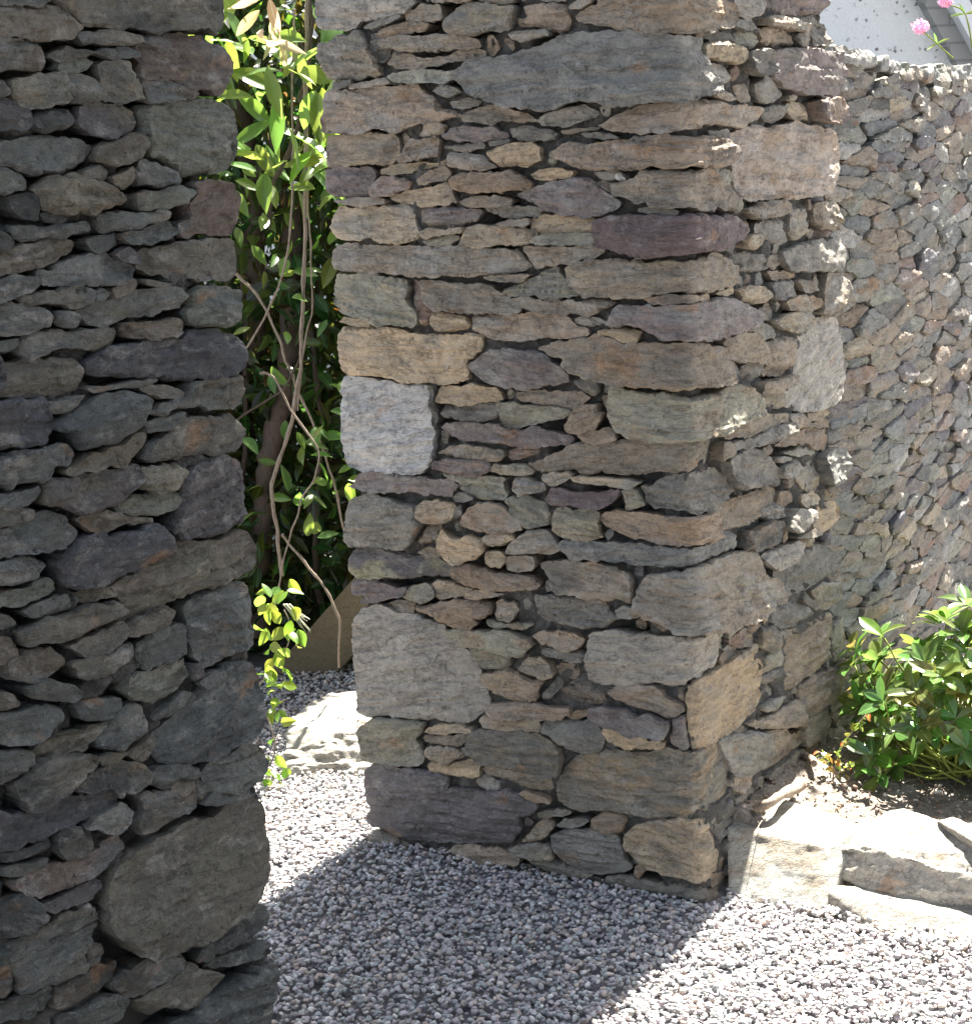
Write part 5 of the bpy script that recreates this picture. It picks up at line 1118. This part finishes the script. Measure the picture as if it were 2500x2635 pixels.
# ================================================================ pink flowers on the wall
M_PINK = leaf_material('pink_petal', (.62, .30, .42), (.78, .48, .58), .4, (.8, .35, .55), .6, .2)
def valerian(head, foot, mid, R_, label, n=260):
    r = thing('valerian_flower', tuple(foot), label, 'flower', 'pink flowers on the wall'); off = r.location
    h, f, m_ = np.array(head), np.array(foot), np.array(mid)
    d = rs.normal(size=(n, 3)); d /= np.linalg.norm(d, axis=1)[:, None]; d[:, 2] *= .85
    P = h+d*R_*rs.uniform(.45, 1, (n, 1)); ll = np.full(n, .0085)
    leaf_batch('flower_head', P, d+rvec(n, .9), d, ll, ll*.6, M_PINK, r, gtint(n, .8, 1.25)*np.array([1, 1, 1.2]), rs.uniform(0, .8, n), rs.uniform(0, .5, n), off=off)
    tubes('stalk', [([f, m_, h-np.array([0, 0, R_*.3])], .0022, .0016)], M_STEM, r, off)
    ll = rs.uniform(.03, .05, 4); leaf_batch('leaf', np.tile(m_, (4, 1)), rvec(4, .3)+np.array([[1, 0, .5], [-1, 0, -.3], [-.8, 0, .8], [.9, 0, .0]]), rvec(4, .2)+np.array([0, -1, .5]), ll, ll*.2, M_SHRUB, r, gtint(4)*1.4, rs.uniform(0, .3, 4), np.full(4, .3), off=off)
fl = K['fl']
valerian(fl[0], fl[2], fl[4], .021, 'round pink flower head leaning left above the garden wall')
valerian(fl[1], fl[3], fl[5], .018, 'pink flower head cut by the top edge, on a tall stalk over the garden wall')
# ================================================================ house beyond
def render_material():
    t = NT('roughcast_render'); g = t.n('ShaderNodeNewGeometry').outputs['Position']
    v = t.n('ShaderNodeTexVoronoi'); v.inputs['Scale'].default_value = 34; t.l(g, v.inputs['Vector'])
    n = t.noise(g, 16, 4); msk = t.math('MULTIPLY', t.rng(v.outputs['Distance'], .20, .34, 1, 0), t.rng(n, .5, .58, 0, 1))
    sp = t.noise(g, 60, 2); c = t.mix(msk, (.86, .87, .86), t.mix(t.rng(sp, .4, .6, 0, 1), (.36, .27, .24), (.20, .21, .22)))
    f = t.noise(g, 90, 4, .7); t.bump(t.math('ADD', f, msk), .01, .8); return t.fin(c, .85, .2)
def plain(name, col, sc=40, br=None):
    t = NT(name); g = t.n('ShaderNodeNewGeometry').outputs['Position']; n = t.noise(g, sc, 4)
    c = t.mix(1, t.mix(n, tuple(v*.85 for v in col), tuple(min(1, v*1.12) for v in col)), (1, 1, 1), 'MULTIPLY')
    if br:
        b = t.n('ShaderNodeTexBrick'); b.inputs['Scale'].default_value = 1; b.inputs['Brick Width'].default_value = .22; b.inputs['Row Height'].default_value = .075; b.inputs['Mortar Size'].default_value = .006
        b.inputs['Color1'].default_value = (*col, 1); b.inputs['Color2'].default_value = (*[v*.9 for v in col], 1); b.inputs['Mortar'].default_value = (*[v*.7 for v in col], 1)
        sx = t.n('ShaderNodeSeparateXYZ'); t.l(g, sx.inputs[0]); cb = t.n('ShaderNodeCombineXYZ'); t.l(sx.outputs[0], cb.inputs[0]); t.l(sx.outputs[2], cb.inputs[1]); t.l(cb.outputs[0], b.inputs['Vector']); c = b.outputs['Color']
    t.bump(n, .003, .5); return t.fin(c, .8, .2)
hs_ = thing('house', (0, 8.2, 0), 'white roughcast house with a sloping verge, seen over the garden wall', 'house')
def slab(name, poly, y0, y1, mat):
    k = len(poly); off = hs_.location
    V = [(x-off.x, y-off.y, z) for y in (y0, y1) for x, z in poly]
    return mesh_obj(name, V, [tuple(range(k)), tuple(range(2*k-1, k-1, -1))]+[(i, k+i, k+(i+1) % k, (i+1) % k) for i in range(k)], mat, hs_, smooth=False)
slab('wall', [(-4, 0), (3.6, 0), (3.6, 4.0), (-4, 4.0)], 8.0, 8.3, render_material())
v0 = np.array([2.033, 2.095]); dv = np.array([.205, -.352]); dv /= np.hypot(*dv); px_ = np.array([1, 0])
def band(a, b, t0=-1.6, t1=1.6): return [tuple(v0+px_*a+dv*t0), tuple(v0+px_*a+dv*t1), tuple(v0+px_*b+dv*t1), tuple(v0+px_*b+dv*t0)]
slab('shaded_brick_band', band(-.085, .0), 7.90, 7.997, plain('shaded_grey_brick', (.34, .34, .33), 40, 1))  # grey of this brick-lined strip stands in for eaves shadow on the wall
slab('verge_board', band(.0, .085), 7.80, 7.997, plain('white_paint', (.70, .71, .71)))
slab('roof', band(.085, 1.5), 7.84, 7.997, plain('grey_slate', (.20, .21, .22)))

# ================================================================ unseen hedge added beside the viewer (keeps the sky off the left wall)
hedge('added_shade_hedge', ((1.15, 1.9), (-3.2, 2.0), (0, 3.5)), 3000, 'unseen tall hedge added right of the viewer to keep sky light off the left wall', .12)
prism('added_shade_hedge_core', [(1.25, -3.1), (1.85, -3.1), (1.85, 1.9), (1.25, 1.9)], 0, 3.4, M_BARK, bpy.data.objects['added_shade_hedge'])

# ---- crown and trunk added out of view to shade near ground and left wall
tr_ = thing('added_shade_tree', (2.5, 2.3, 0), 'unseen leafy crown and trunk added right of the viewer to shade the near ground and left wall', 'added_shade_tree')
n = 8000; d = rs.normal(size=(n, 3)); d /= np.linalg.norm(d, axis=1)[:, None]
P = np.array([1.6, 3.5, 4.3])+d*np.array([1.7, 1.45, .8])*rs.uniform(.15, 1, (n, 1))**.45
ll = rs.uniform(.11, .18, n)
leaf_batch('crown', P, rvec(n)+np.array([0, 0, -.3]), rvec(n, .7)+np.array([0, 0, 1]), ll, ll*.5, M_LAUREL, tr_, gtint(n, .35, .9), rs.uniform(0, .5, n), rs.uniform(.1, .4, n), off=tr_.location)
tubes('trunk', [([(2.5, 2.3, 0), (2.45, 2.35, 1.5), (2.2, 2.7, 3), (1.7, 3.4, 4.2)], .12, .05)], M_BARK, tr_, tr_.location)

print('objects', len(bpy.data.objects), 'polys', sum(len(o.data.polygons) for o in bpy.data.objects if o.type == 'MESH'))
